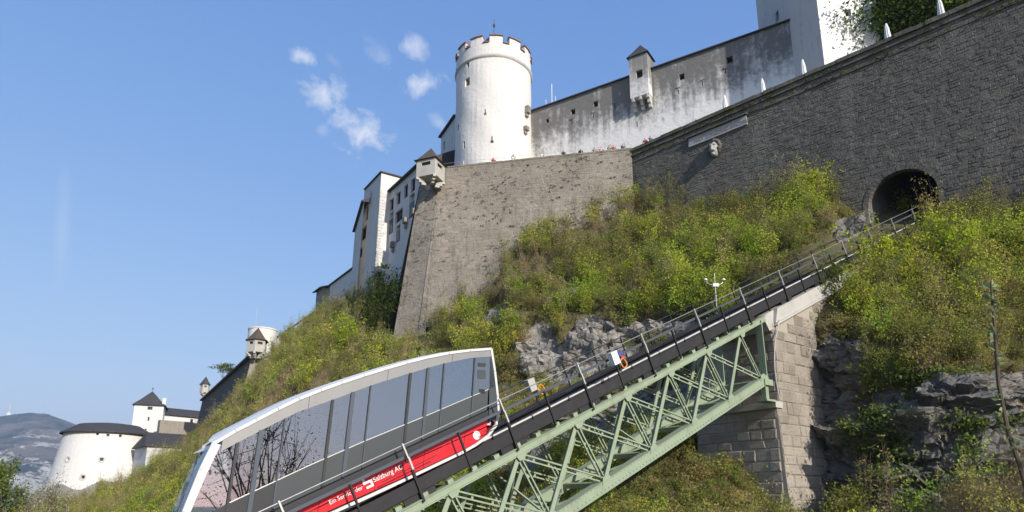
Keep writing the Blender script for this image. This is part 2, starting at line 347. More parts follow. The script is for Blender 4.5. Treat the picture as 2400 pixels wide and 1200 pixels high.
# ------------------------------------------------------------------ hillside
HILL = {  # bearing: (height line, distance) pairs from crest to foot
 -200: [(1215, 120), (1260, 95), (1330, 75), (1420, 58)], 0: [(1205, 118), (1250, 92), (1330, 70), (1420, 54)],
 150: [(1185, 112), (1215, 98), (1300, 72), (1420, 50)], 250: [(1150, 108), (1175, 96), (1220, 82), (1300, 65), (1420, 46)],
 350: [(1105, 104), (1135, 92), (1200, 74), (1300, 57), (1420, 42)], 460: [(1032, 100), (1065, 87), (1112, 74), (1200, 58), (1300, 46), (1420, 37)],
 560: [(926, 100), (960, 86), (1012, 73), (1100, 60), (1200, 50), (1300, 42), (1420, 34)], 615: [(868, 102), (900, 86), (950, 72), (1020, 63), (1110, 54.5), (1200, 46.5), (1420, 32)],
 660: [(800, 103), (840, 88), (900, 76), (1000, 62), (1100, 53), (1200, 45), (1420, 31)],
 750: [(742, 100), (800, 82), (850, 72), (900, 65), (1000, 55), (1200, 41), (1420, 28)], 900: [(650, 88), (720, 80), (790, 72), (830, 66), (900, 58), (1000, 50), (1100, 43.5), (1200, 37.5), (1420, 26)],
 940: [(772, 76), (800, 70.5), (830, 66), (900, 57.5), (1000, 49.3), (1100, 42.7), (1200, 36.8), (1420, 25.7)],
 1000: [(745, 76), (775, 71), (810, 66), (850, 61.5), (900, 56), (1000, 48), (1100, 41.5), (1200, 35.5), (1420, 25)],
 1200: [(560, 75), (640, 68), (720, 60.5), (760, 57), (800, 55), (900, 52), (1000, 47.5), (1100, 41.5), (1200, 35.5), (1420, 25.5)],
 1350: [(490, 75.5), (560, 69), (640, 62), (700, 57.5), (735, 55), (800, 52.5), (900, 49), (1000, 46), (1100, 40), (1200, 33.5), (1420, 25)],
 1500: [(430, 75), (500, 69), (600, 61), (680, 55.5), (735, 52), (800, 50), (880, 48), (1000, 45), (1080, 38), (1150, 33), (1200, 30.5), (1420, 24)],
 1620: [(425, 71), (500, 65), (600, 57), (680, 51.5), (720, 49), (800, 47), (900, 45), (1000, 42), (1090, 36), (1150, 32), (1200, 30), (1420, 24)],
 1700: [(425, 68.5), (500, 62.5), (600, 54), (680, 48.5), (720, 46.5), (800, 44.5), (900, 43), (1000, 40), (1080, 36.5), (1140, 32.5), (1200, 30), (1420, 24)],
 1800: [(415, 65), (500, 58), (600, 49.5), (660, 45.5), (700, 43), (800, 41.5), (1000, 39), (1120, 36.5), (1200, 33.5), (1300, 28), (1420, 24)],
 1870: [(410, 61.8), (500, 54.4), (580, 47.8), (620, 44.6), (660, 42.3), (700, 40.8), (800, 39), (1000, 38), (1200, 37), (1300, 30), (1420, 24.5)],
 1905: [(415, 60.6), (500, 53.6), (580, 47), (620, 43.9), (660, 41.3), (700, 39.5), (760, 37.6), (830, 36.9), (1000, 36.4), (1130, 36.2), (1200, 36.2), (1300, 30), (1420, 24.4)],
 1955: [(425, 59.5), (500, 52.5), (560, 48), (600, 45.2), (640, 42.3), (680, 39.6), (730, 37.4), (800, 36), (900, 35.5), (1000, 35.1), (1100, 34.8), (1200, 34.4), (1420, 24)],
 2050: [(470, 57.5), (530, 54), (560, 49.2), (590, 46), (640, 41.8), (700, 38.4), (750, 36), (800, 34.4), (900, 33.6), (1000, 33), (1100, 32.5), (1200, 32), (1420, 22)],
 2150: [(505, 54.5), (540, 49.5), (570, 46.5), (620, 42), (700, 38), (760, 35.2), (820, 33.2), (900, 31.8), (1000, 30.9), (1100, 30.1), (1200, 29.2), (1420, 21)],
 2300: [(470, 50), (540, 45.8), (620, 41), (720, 36.4), (800, 33.4), (860, 31.8), (900, 30.8), (1000, 29.8), (1100, 28.6), (1200, 26.8), (1420, 20)],
 2450: [(480, 46.5), (560, 43), (700, 38), (850, 34), (1000, 31), (1200, 27), (1420, 20)], 2700: [(480, 40), (600, 36), (800, 31), (1000, 27), (1200, 23), (1420, 17)]}
ROCKS = [  # where bare limestone shows on the slope: bearing, height line, half extents, strength
 (1262, 830, 52, 80, .9), (1395, 795, 72, 68, .95), (1320, 860, 80, 50, .8), (1560, 772, 150, 30, .72), (1640, 800, 70, 40, .6), (1330, 688, 30, 22, .9), (1650, 750, 50, 16, .6), (1170, 745, 70, 18, .55), (1470, 850, 90, 40, .6),
 (1010, 835, 60, 14, .5), (880, 795, 40, 10, .5), (1985, 535, 42, 26, 1.1), (2285, 483, 26, 9, .9), (2350, 497, 22, 9, .9), (1960, 860, 80, 110, 1.), (1940, 1060, 70, 170, .9), (2080, 985, 160, 110, .8), (2250, 930, 130, 55, 1.1),
 (2330, 1050, 140, 110, 1.), (2130, 1130, 180, 110, .85), (2370, 900, 70, 40, .9), (2180, 715, 40, 14, .6), (2370, 830, 30, 12, .4), (1350, 1010, 130, 60, .8), (1560, 960, 150, 75, .85), (1250, 1080, 100, 50, .7), (1180, 930, 60, 40, .5), (1720, 830, 70, 90, .6), (2500, 1020, 120, 140, .9)]
def blocks(p, sc, seed):
    q = p * sc; i0 = np.floor(q).astype(int); best = np.full(len(q), 9e9); val = np.zeros(len(q))
    def h(a, k): n = (a[:, 0] * 374761393 + a[:, 1] * 668265263 + a[:, 2] * 2147483647 + seed * 97 + k * 1013904223) & 0xffffffff; n = ((n ^ (n >> 13)) * 1274126177) & 0xffffffff; return ((n ^ (n >> 16)) & 0xffff) / 65535.
    for dx in (-1, 0, 1):
        for dy in (-1, 0, 1):
            for dz in (-1, 0, 1):
                c = i0 + np.array([dx, dy, dz]); f = c + np.stack([h(c, 1), h(c, 2), h(c, 3)], 1); v = q - f; d = (v ** 2).sum(1)
                o = h(c, 4) - .5 + ((np.stack([h(c, 5), h(c, 6), h(c, 7)], 1) - .5) * v).sum(1) * 1.3; m = d < best; best = np.where(m, d, best); val = np.where(m, o, val)
    return val
def hill_grid():
    keys = sorted(HILL)
    def fc(k, y):
        a = np.array(HILL[k], float); d = np.interp(y, a[:, 0], a[:, 1]); sl = (a[1, 1] - a[0, 1]) / (a[1, 0] - a[0, 0])
        return np.where(y < a[0, 0], a[0, 1] + (y - a[0, 0]) * sl, d)
    xs = np.arange(-200, 2701, 8.); NV = 250; Pg = np.zeros((len(xs), NV, 3)); X2 = np.zeros((len(xs), NV)); Y2 = X2.copy()
    for i, x in enumerate(xs):
        j = min(max(np.searchsorted(keys, x) - 1, 0), len(keys) - 2); a, b = keys[j], keys[j + 1]; t = (x - a) / (b - a)
        top = HILL[a][0][0] * (1 - t) + HILL[b][0][0] * t; y = np.linspace(top, 1420, NV)
        d = fc(a, y) * (1 - t) + fc(b, y) * t
        X2[i] = x; Y2[i] = y
        Pg[i] = (RV[None] * ((x - CX) / FPX) + UV[None] * ((CY - y) / FPX)[:, None] + FV[None]) * d[:, None]
    for _ in range(3):                      # soften creases between profiles
        Pg[1:-1] = (Pg[:-2] + 2 * Pg[1:-1] + Pg[2:]) / 4; Pg[:, 1:-1] = (Pg[:, :-2] + 2 * Pg[:, 1:-1] + Pg[:, 2:]) / 4
    rock = np.zeros_like(X2)
    for cx, cy, rx, ry, st in ROCKS:
        rr = ((X2 - cx) / rx) ** 2 + ((Y2 - cy) / ry) ** 2; rock = np.maximum(rock, st * np.clip(1.35 - rr, 0, 1))
    rock = np.clip(rock + (fbm(Pg * .35, 4) - .5) * 1.3 * (rock > .02), 0, 1)
    du = np.gradient(Pg, axis=0); dv = np.gradient(Pg, axis=1); Nn = np.cross(dv, du); Nn /= np.linalg.norm(Nn, axis=2, keepdims=True) + 1e-9
    Nn *= np.sign((Nn * -Pg).sum(2, keepdims=True))
    rid = 1 - np.abs(fbm(Pg * np.array([.3, .3, .45]), 5, .55) - .5) * 4
    fine = fbm(Pg * 1.5 + 40, 4, .6) - .5
    ledge = (vnoise(np.stack([Pg[..., 0] * .12, Pg[..., 1] * .12, Pg[..., 2] * .75], -1)) - .5)
    disp = rock * (rid * .5 - .3 + fine * .5 + ledge * 1.6) + (1 - rock) * (fbm(Pg * .25 + 9, 3) - .5) * .9
    rm = rock > .05; pr = Pg[rm]; warp = (np.stack([fbm(pr * .6 + k * 7, 3) for k in (1, 2, 3)], 1) - .5) * 1.2; pw = pr + warp
    disp[rm] += rock[rm] * (blocks(pw * np.array([1, 1, 1.5]), .42, 1) * 1.25 + blocks(pw * np.array([1, 1, 1.6]), 1.05, 2) * .5 + blocks(pw, 2.3, 3) * .2)
    fade = np.clip((np.arange(NV) / 14.), 0, 1)[None]
    Pg = Pg + Nn * (disp * fade)[..., None]
    return xs, X2, Y2, Pg, Nn, rock
hx, hX, hY, hP, hN, hR = hill_grid()
def hill_mesh():
    nx, nv = hP.shape[:2]
    cr = hP[:, 0]; hd = np.stack([cr[:, 0], cr[:, 1], 0 * cr[:, 0]], -1); hd /= np.linalg.norm(hd, axis=1, keepdims=True)
    back = [cr + hd * k + np.array([0, 0, -.1 * k - .3]) for k in (70, 30, 12, 4)]
    ft = hP[:, -1]; fh = np.stack([ft[:, 0], ft[:, 1], 0 * ft[:, 0]], -1); fh /= np.linalg.norm(fh, axis=1, keepdims=True)
    foot = [ft - fh * 6 * k + np.array([0, 0, -1.3 * k]) for k in (1, 2)]
    A = np.stack(back + [hP[:, j] for j in range(nv)] + foot, 1); rk = np.concatenate([np.zeros((nx, 4)), hR, np.zeros((nx, 2))], 1)
    m = A.shape[1]; idx = np.arange(nx * m).reshape(nx, m)
    q = np.stack([idx[:-1, :-1], idx[:-1, 1:], idx[1:, 1:], idx[1:, :-1]], -1).reshape(-1, 4)[:, ::-1]
    me = bpy.data.meshes.new('hillside'); n = len(q)
    me.vertices.add(nx * m); me.vertices.foreach_set('co', A.astype(np.float32).ravel()); me.loops.add(n * 4); me.polygons.add(n)
    me.loops.foreach_set('vertex_index', q.astype(np.int32).ravel()); me.polygons.foreach_set('loop_start', np.arange(0, n * 4, 4, dtype=np.int32))
    me.polygons.foreach_set('loop_total', np.full(n, 4, dtype=np.int32)); me.polygons.foreach_set('use_smooth', rk.ravel()[q].mean(1) < .2)
    a = me.attributes.new('rock', 'FLOAT', 'POINT'); a.data.foreach_set('value', rk.astype(np.float32).ravel())
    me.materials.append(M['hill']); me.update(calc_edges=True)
    o = bpy.data.objects.new('hillside', me); COL.objects.link(o); tag(o, kind='structure')
hill_mesh()
g_ = G('valley_meadow'); M['ground'] = g_.fin(g_.mix(g_.noise(.02, 5), (.06, .085, .03), (.12, .11, .06)), .95)
tag(MB().add([(-9000, -3000, -9), (9000, -3000, -9), (9000, 9000, -9), (-9000, 9000, -9)], [(0, 1, 2, 3)]).build('ground', M['ground']), kind='structure')
def mountain():
    D = 4600.; xs = np.linspace(-6200, 900, 260); ys = np.linspace(2900, 6400, 130); X, Y = np.meshgrid(xs, ys, indexing='ij')
    # crest height by bearing
    bx = np.array([-900, -300, -60, 30, 70, 110, 150, 178, 215, 260, 320, 420, 600, 900, 1400]); by = np.array([1090, 1035, 985, 970, 966, 971, 983, 993, 1010, 1030, 1050, 1085, 1130, 1160, 1175])
    pxs = CX + FPX * X / (Y * cP + 560 * sP); yc = np.interp(pxs, bx, by)
    crest = D * (sP + (CY - yc) / FPX * cP) / (cP - (CY - yc) / FPX * sP)
    p = np.stack([X * .0016, Y * .0016, 0 * X], -1); n = fbm(p, 6, .52); n2 = fbm(p * 5 + 5, 4, .6)
    prof = np.clip(1 - np.abs(Y - D) / 1750., 0, 1) ** .85
    Z = -9 + (crest + 9) * prof * (1 + (n - .5) * .55 * (1 - prof)) + (n2 - .5) * 70 * (prof < .985) * np.clip(prof * 3, 0, 1)
    V = np.stack([X, Y, Z], -1).reshape(-1, 3); nx, ny = X.shape; idx = np.arange(nx * ny).reshape(nx, ny)
    q = np.stack([idx[:-1, :-1], idx[1:, :-1], idx[1:, 1:], idx[:-1, 1:]], -1).reshape(-1, 4)
    g = G('mountain_forest'); z = g.xyz()[2]; n1 = g.noise(.0022, 8, .62); nn = g.noise(.012, 6, .7); nv = g.math('ADD', g.math('MULTIPLY', g.noise(.0035, 4, .6, g.vmul(g.pos(), (1, 1, 1.6))), .6), g.math('MULTIPLY', g.noise(.03, 8, .72, g.vmul(g.pos(), (1, 1, .4))), .4))
    c = g.mix(g.ramp(nn, .42, .58), (.012, .02, .014), (.075, .066, .042)); c = g.mix(g.ramp(n1, .46, .6), c, (.13, .105, .075))
    c = g.mix(g.math('MULTIPLY', g.ramp(nv, .52, .56), g.ramp(z, 470, 330)), c, (.42, .4, .36)); c = g.mix(g.math('MULTIPLY', g.ramp(n1, .5, .56), g.ramp(z, 480, 540)), c, (.17, .15, .1))
    m = g.fin(c, .95, spec=.05)
    me = bpy.data.meshes.new('mountain'); me.from_pydata(V.tolist(), [], q.tolist()); me.materials.append(m); me.polygons.foreach_set('use_smooth', [True] * len(me.polygons))
    o = bpy.data.objects.new('mountain', me); COL.objects.link(o); tag(o, kind='structure')
    b = at(20, 972, D * 1.0); b = b * (D / b[1])
    t = thing('transmitter_mast', 'tiny red and white transmitter mast on the far mountain crest', 'mast', b)
    mb = MB()
    for k in range(8): mb.tube([b + ez * (10 * k + (-14 if k == 0 else 0)), b + ez * (10 * k + 10)], 3.2 - .3 * k, 8)
    mb.build('mast_shaft', M['boxwhite'], t)
    MB().lathe(b, [(14, -14), (14, 6), (11, 12), (4, 16)], 12).build('mast_base', M['boxwhite'], t)
    for k in (3, 5): MB().lathe(b, [(3.4 - .3 * k, 10 * k), (3.4 - .3 * k, 10 * k + 6)], 8).build('red_band', M['redplastic'], t)
mountain()
# ------------------------------------------------------------------ masonry walls
_unit = []
def unit_stones(mats):
    out = []
    for k in range(6):
        r = random.Random(k); j = lambda a: r.uniform(-a, a); c = .07
        v = [(0, 0, -.6), (1, 0, -.6), (1, 1, -.6), (0, 1, -.6), (0, 0, .15), (1, 0, .15), (1, 1, .15), (0, 1, .15)]
        v += [(c + j(.04), c * 1.6 + j(.06), .8 + j(.2)), (1 - c + j(.04), c * 1.6 + j(.06), .8 + j(.2)), (1 - c + j(.04), 1 - c * 1.6 + j(.06), .8 + j(.2)), (c + j(.04), 1 - c * 1.6 + j(.06), .8 + j(.2))]
        f = [(0, 1, 5, 4), (1, 2, 6, 5), (2, 3, 7, 6), (3, 0, 4, 7), (4, 5, 9, 8), (5, 6, 10, 9), (6, 7, 11, 10), (7, 4, 8, 11), (8, 9, 10, 11)]
        out.append((np.array(v), f))
    return out
UNIT = unit_stones(None)
def courses(U0, U1, V0, V1, rh, wmin, wmax, joint=.005, skip=None, jit=0.):
    st = []; v = V0
    while v < V1 - .08:
        h = rh * random.uniform(.8, 1.25); h = min(h, V1 - v)
        if V1 - v - h < .1: h = V1 - v
        u = U0 - random.uniform(0, wmax * .6)
        while u < U1:
            w = random.uniform(wmin, wmax); a, b = max(u, U0), min(u + w, U1)
            if b - a > .12 and not (skip and skip((a + b) / 2, v + h / 2)): j1, j2 = (random.uniform(-jit, jit), random.uniform(-jit, jit)); st.append((a + joint, b - joint, v + joint + j1, v + h - joint + j2))
            u += w
        v += h
    return st
def lay(st, o, ud, vd, nd, prot, mat, parent, n_single=300, key=None, pj=.6, clip=None):
    """single stones for the largest in view, the rest as one masonry part"""
    o, ud, vd, nd = map(lambda x: np.asarray(x, float), (o, ud, vd, nd))
    def inview(q):
        z = q @ FV; x = CX + FPX * q[0] / z; y = CY - FPX * (q @ UV) / z; return 0 < x < 2400 and 0 < y < 1200
    order = sorted(st, key=lambda q: -((q[1] - q[0]) * (q[3] - q[2]) / np.linalg.norm(o + ud * q[0] + vd * q[2]) ** 2) * (1 if (inview(o + ud * q[0] + vd * q[2]) and (not key or key(q))) else 1e-6))
    meshes = []
    for k, (v, f) in enumerate(UNIT):
        me = bpy.data.meshes.new('stone'); me.from_pydata(v.tolist(), [], f); me.materials.append(mat); me.update(); meshes.append(me)
    o0 = org(parent); mb = MB()
    for i, (a, b, c, d) in enumerate(order):
        k = random.randrange(6); p = prot * random.uniform(1 - pj, 1 + pj); base = o + ud * a + vd * c
        if i < n_single:
            ob = bpy.data.objects.new('stone', meshes[k]); COL.objects.link(ob); ob.parent = parent
            x, y, z = ud * (b - a), vd * (d - c), nd * p; t = base - o0
            ob.matrix_basis = Matrix(((x[0], y[0], z[0], t[0]), (x[1], y[1], z[1], t[1]), (x[2], y[2], z[2], t[2]), (0, 0, 0, 1)))
        else:
            v = UNIT[k][0]; mb.add(base + v[:, :1] * ud * (b - a) + v[:, 1:2] * vd * (d - c) + v[:, 2:] * nd * p, UNIT[k][1])
    if mb.f: tag(mb.build('masonry', mat, parent), kind='stuff')
def holed(mb, f, U, V, holes, depth, du, dv, extra=None):
    """surface f(u,v,d) with real openings; returns nothing, reveals included"""
    ub = set(np.linspace(U[0], U[1], max(2, int(round((U[1] - U[0]) / du)) + 1)).tolist()); vb = set(np.linspace(V[0], V[1], max(2, int(round((V[1] - V[0]) / dv)) + 1)).tolist())
    for h in holes: ub |= {h[0], h[1]}; vb |= {h[2], h[3]}
    ub = sorted(ub); vb = sorted(vb)
    for a, b in zip(ub, ub[1:]):
        if b - a < 1e-6: continue
        for c, d in zip(vb, vb[1:]):
            if d - c < 1e-6: continue
            m, k = (a + b) / 2, (c + d) / 2
            if any(h[0] < m < h[1] and h[2] < k < h[3] for h in holes): continue
            mb.add([f(a, c, 0), f(b, c, 0), f(b, d, 0), f(a, d, 0)], [(0, 1, 2, 3)])
    for a, b, c, d in [h[:4] for h in holes]:
        for (u1, v1, u2, v2) in ((a, c, b, c), (b, c, b, d), (b, d, a, d), (a, d, a, c)):
            mb.add([f(u1, v1, 0), f(u1, v1, depth), f(u2, v2, depth), f(u2, v2, 0)], [(0, 1, 2, 3)])
def panes(f, holes, depth, parent, name='window', mat=None, bars=False):
    for h in holes:
        a, b, c, d = h[:4]
        w = MB().add([f(a - .02, c - .02, depth), f(b + .02, c - .02, depth), f(b + .02, d + .02, depth), f(a - .02, d + .02, depth)], [(0, 1, 2, 3)]).build(name, mat or M['dark'], parent)
        if bars:
            mb = MB(); e = depth * .8; t = .045
            for q in (a + t, (a + b) / 2, b - t): mb.bar(f(q, c, e), f(q, d, e), t * 2, .05, up=(.3, -.9, .1))
            for q in (c + t, (c + d) / 2, d - t): mb.bar(f(a, q, e), f(b, q, e), .05, t * 2)
            mb.build('window_frame', M['wood'], w)
# rampart (dark, grazed by the sun) --------------------------------------------------
RTOP = 37.35; Q0 = np.array([29.936, 48.413, 20.796]); rd = np.array([.708, -.706, 0]); rin = np.array([.706, .708, 0]); BAT = .06
C1 = onz(1480, 350, RTOP); C1t = None
rup = rin * BAT + ez; rn = -rin + ez * BAT; rn /= np.linalg.norm(rn)
# face origin: foot of the portal axis; u to the right, v up the batter
UL = float((C1 - Q0) @ rd); C1 = Q0 + rup * (RTOP - Q0[2]) + rd * UL
PR = 2.45; PZC = 2.1     # portal radius, springing height above Q0
def in_portal(u, v, m=0.):
    return (abs(u) < PR + m and -3.2 < v < PZC) or (u * u + (v - PZC) ** 2 < (PR + m) ** 2 and v >= PZC)
def rampart():
    t = thing('rampart_wall', 'tall dark rubble stone rampart pierced by the tunnel portal', 'wall', Q0)
    f = lambda u, v, d=0: Q0 + rd * u + rup * v + rn * d
    mb = MB(); st = .25; u = UL
    us = list(np.arange(UL, 34, 1.2)) + list(np.arange(-4, 4.01, .2)); us = sorted(set(round(x, 3) for x in us)); vs = sorted(set([round(x, 3) for x in list(np.arange(-4, RTOP - Q0[2], 1.2)) + list(np.arange(-4, 6, .2)) + [RTOP - Q0[2] - .02]]))
    for a, b in zip(us, us[1:]):
        for c, d in zip(vs, vs[1:]):
            if in_portal((a + b) / 2, (c + d) / 2, .2): continue
            mb.add([f(a, c), f(b, c), f(b, d), f(a, d)], [(0, 1, 2, 3)])
    mb.build('core', M['rampmortar'], t)
    H = RTOP - Q0[2]
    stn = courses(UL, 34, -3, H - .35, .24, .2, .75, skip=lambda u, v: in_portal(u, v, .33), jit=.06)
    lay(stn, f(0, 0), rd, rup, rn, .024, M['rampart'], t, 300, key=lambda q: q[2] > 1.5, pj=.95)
    cop = courses(UL + .05, 34, H - .37, H, .4, .7, 1.6)
    for a, b, c, d in cop:
        j = random.uniform(-.03, .03); MB().box(f(a, c, -.6) + ez * .0, rd * (b - a), rup * (d - c + j), rn * (.78 + j)).build('coping_stone', M['rampart'], t)
    for hv, pr in ((H - .95, .16), (H - 1.7, .1)):      # projecting string courses
        mb = MB(); u = UL + .1
        while u < 33:
            w = random.uniform(.7, 1.5); mb.box(f(u, hv, -.05), rd * (w - .03), rup * .17, rn * (pr + .05 + random.uniform(-.05, .02))); u += w
        mb.build('string_course', M['rampart'], t)
    # portal: voussoir ring and lining that climbs with the track
    n = 25; r0, r1 = PR - .02, PR + .36
    for k in range(n):
        a0, a1 = math.pi * k / n + .006, math.pi * (k + 1) / n - .006
        def cp(r, a, d): return f(r * math.cos(a), PZC + r * math.sin(a), d)
        j = random.uniform(.0, .03); MB().add([cp(r, a, d) for d in (-.5, .04 + j) for r, a in ((r0, a0), (r1, a0), (r1, a1), (r0, a1))], [(0, 1, 2, 3)[::-1], (4, 5, 6, 7), (0, 1, 5, 4), (1, 2, 6, 5), (2, 3, 7, 6), (3, 0, 4, 7)]).build('voussoir', M['rampart'], t)
    for sgn in (-1, 1):
        v = PZC
        while v > -2.5:
            h = random.uniform(.4, .6); x0, x1 = sorted((sgn * r0, sgn * (r1 - random.uniform(0, .15))))
            MB().box(f(x0, v - h + .012, -.5), rd * (x1 - x0), rup * (h - .012), rn * (.54 + random.uniform(0, .03))).build('jamb_stone', M['ringstone' if sgn < 0 else 'rampart'], t); v -= h  # left jamb in paler stone, the sunlight on it put into the colour
    mb = MB(); prof = [(-PR, -2.6)] + [(PR * math.cos(math.pi - math.pi * k / 20), PZC + PR * math.sin(math.pi * k / 20)) for k in range(21)] + [(PR, -2.6)]
    ax = np.array([es[0], es[1], es[2]]); rings = []
    for d in (0.1, 1, 2, 4, 7, 12, 20, 30):
        rings.append([f(u, v, -.05) + ax * d for u, v in prof])
    for A, B in zip(rings, rings[1:]):
        for i in range(len(prof) - 1): mb.add([A[i], B[i], B[i + 1], A[i + 1]], [(0, 1, 2, 3)])
    mb.add(rings[-1], [tuple(range(len(prof)))])
    mb.build('tunnel_lining', M['tunnel'], t)
    mb = MB(); mb.box(f(-PR, -1.9, -.3), rd * PR * 2, ax * 29, -ez * .4); mb.build('tunnel_floor', M['tunnel'], t)
    return t
rampart()
# bastion ---------------------------------------------------------------------------
BB = .16
def wall_face(t, A, B, H, bat, mat, mort, rh, w0, w1, prot, nsing, exA=0., exB=0.):
    """battered face between top points A (right) and B (left), seen from outside; foot spreads by ex"""
    d = (A - B); W = np.linalg.norm(d); ud = d / W; nout = np.cross(ud, ez); nout = nout / np.linalg.norm(nout)
    vd = -nout * bat + ez; nn = np.cross(ud, vd); nn /= np.linalg.norm(nn); nn = nn if nn @ nout > 0 else -nn
    o = B - vd * H
    mb = MB(); mb.add([o - ud * exB, o + ud * (W + exA), A, B], [(0, 1, 2, 3)]); mb.build('core', mort, t)
    st = []
    for (a, b, c, q) in courses(-exB, W + exA, 0, H - .06, rh, w0, w1, .008, jit=.05):
        k = 1 - (c + q) / 2 / H
        if a > -exB * k - .25 and b < W + exA * k + .25: st.append((max(a, -exB * k), min(b, W + exA * k), c, q))
    lay([s for s in st if s[1] - s[0] > .1], o, ud, vd, nn, prot, mat, t, nsing, pj=.9)
    return o, ud, vd, nn
C2 = onz(1033, 395, RTOP); C2[2] = RTOP
az3 = R_(-62); C3 = C2 + np.array([math.sin(az3), math.cos(az3), 0]) * 2.6
C4 = C3 + np.array([math.sin(R_(12)), math.cos(R_(12)), 0]) * 9
def bastion():
    t = thing('bastion_wall', 'weathered grey-brown stone bastion with pitted face and canted corner', 'wall', C2 * np.array([1, 1, 0]) + ez * 18)
    wall_face(t, C1, C2, 19.5, BB, M['bastion'], M['bastmortar'], .36, .4, 1.1, .018, 230, 0., .9)
    wall_face(t, C2, C3, 21, BB, M['bastion'], M['bastmortar'], .36, .4, 1.1, .018, 70, .9, .7)
    wall_face(t, C3, C4, 21, BB, M['bastion'], M['bastmortar'], .5, .8, 1.6, .03, 0, .7, 0)
    mb = MB()
    for A, B in ((C1, C2), (C2, C3), (C3, C4)):
        d = (B - A) / np.linalg.norm(B - A); n = np.cross(ez, d); L = np.linalg.norm(B - A); x = 0
        while x < L:
            w = min(random.uniform(.7, 1.4), L - x)
            mb.box(A + d * (x + .01) + n * -.75 - ez * .02, d * (w - .02), n * .8, ez * (.2 + random.uniform(-.02, .03))); x += w
    mb.build('coping', M['bastion'], t)
bastion()
# terrace behind the parapets
TZ = RTOP - 1.0
def terrace():
    pts = [C1, C2, C3, C4, C4 + np.array([30, 30, 0]), Q0 + rd * 33 + rin * 40, Q0 + rd * 34 + rin * (BAT * (RTOP - Q0[2]))]
    pts = [np.array([p[0], p[1], TZ]) for p in pts]; c = sum(pts) / len(pts)
    pts = [p + (c - p) / np.linalg.norm(c - p) * .5 for p in pts]
    st = MB()
    for A, B in ((C1, C2), (C1 + rd * 30, C1)):
        d = (B - A) / np.linalg.norm(B - A); n = np.cross(d, ez); n = n if n @ A > 0 else -n; A = A * np.array([1, 1, 0]) + ez * TZ + n * .56; st.box(A + d * .6, d * (np.linalg.norm(B - A) - 1.6), n * .9, ez * .48)
    tag(st.build('parapet_step', M['concrete']), kind='structure')
    mb = MB(); mb.prism(pts, (0, 0, -.6)); tag(mb.build('terrace', M['concrete']), kind='structure')
terrace()
# ------------------------------------------------------------------ fortress
def pyramid_roof(t, base, z, apex_h, over, mat, name='roof', curve=True, parent=None):
    """flared roof over polygon base (list of xy points, ccw) at height z"""
    c = sum(base) / len(base); prof = [(1 + over, 0), (1., .1), (.62, .42), (.32, .72), (.12, .9), (.015, 1.)] if curve else [(1 + over, 0), (.01, 1)]
    vs = []; n = len(base); fs = []
    for k, h in prof:
        for p in base: q = c + (p - c) * k; vs.append((q[0], q[1], z + h * apex_h))
    for i in range(len(prof) - 1):
        for j in range(n): fs.append((i * n + j, i * n + (j + 1) % n, (i + 1) * n + (j + 1) % n, (i + 1) * n + j))
    fs.append(tuple(range(n - 1, -1, -1)))
    return MB().add(vs, fs).build(name, mat, parent or t)
def finial(t, p, h, parent=None):
    MB().lathe(p, [(.03, -.1), (.035, h * .45), (.13, h * .52), (.17, h * .6), (.13, h * .68), (.03, h * .74), (.02, h * .9), (.06, h * .95), (.01, h)], 8).build('finial', M['slate'], parent or t)
TC = at(1157, 184, 90.); TR = 4.9; RZ = TC[2]
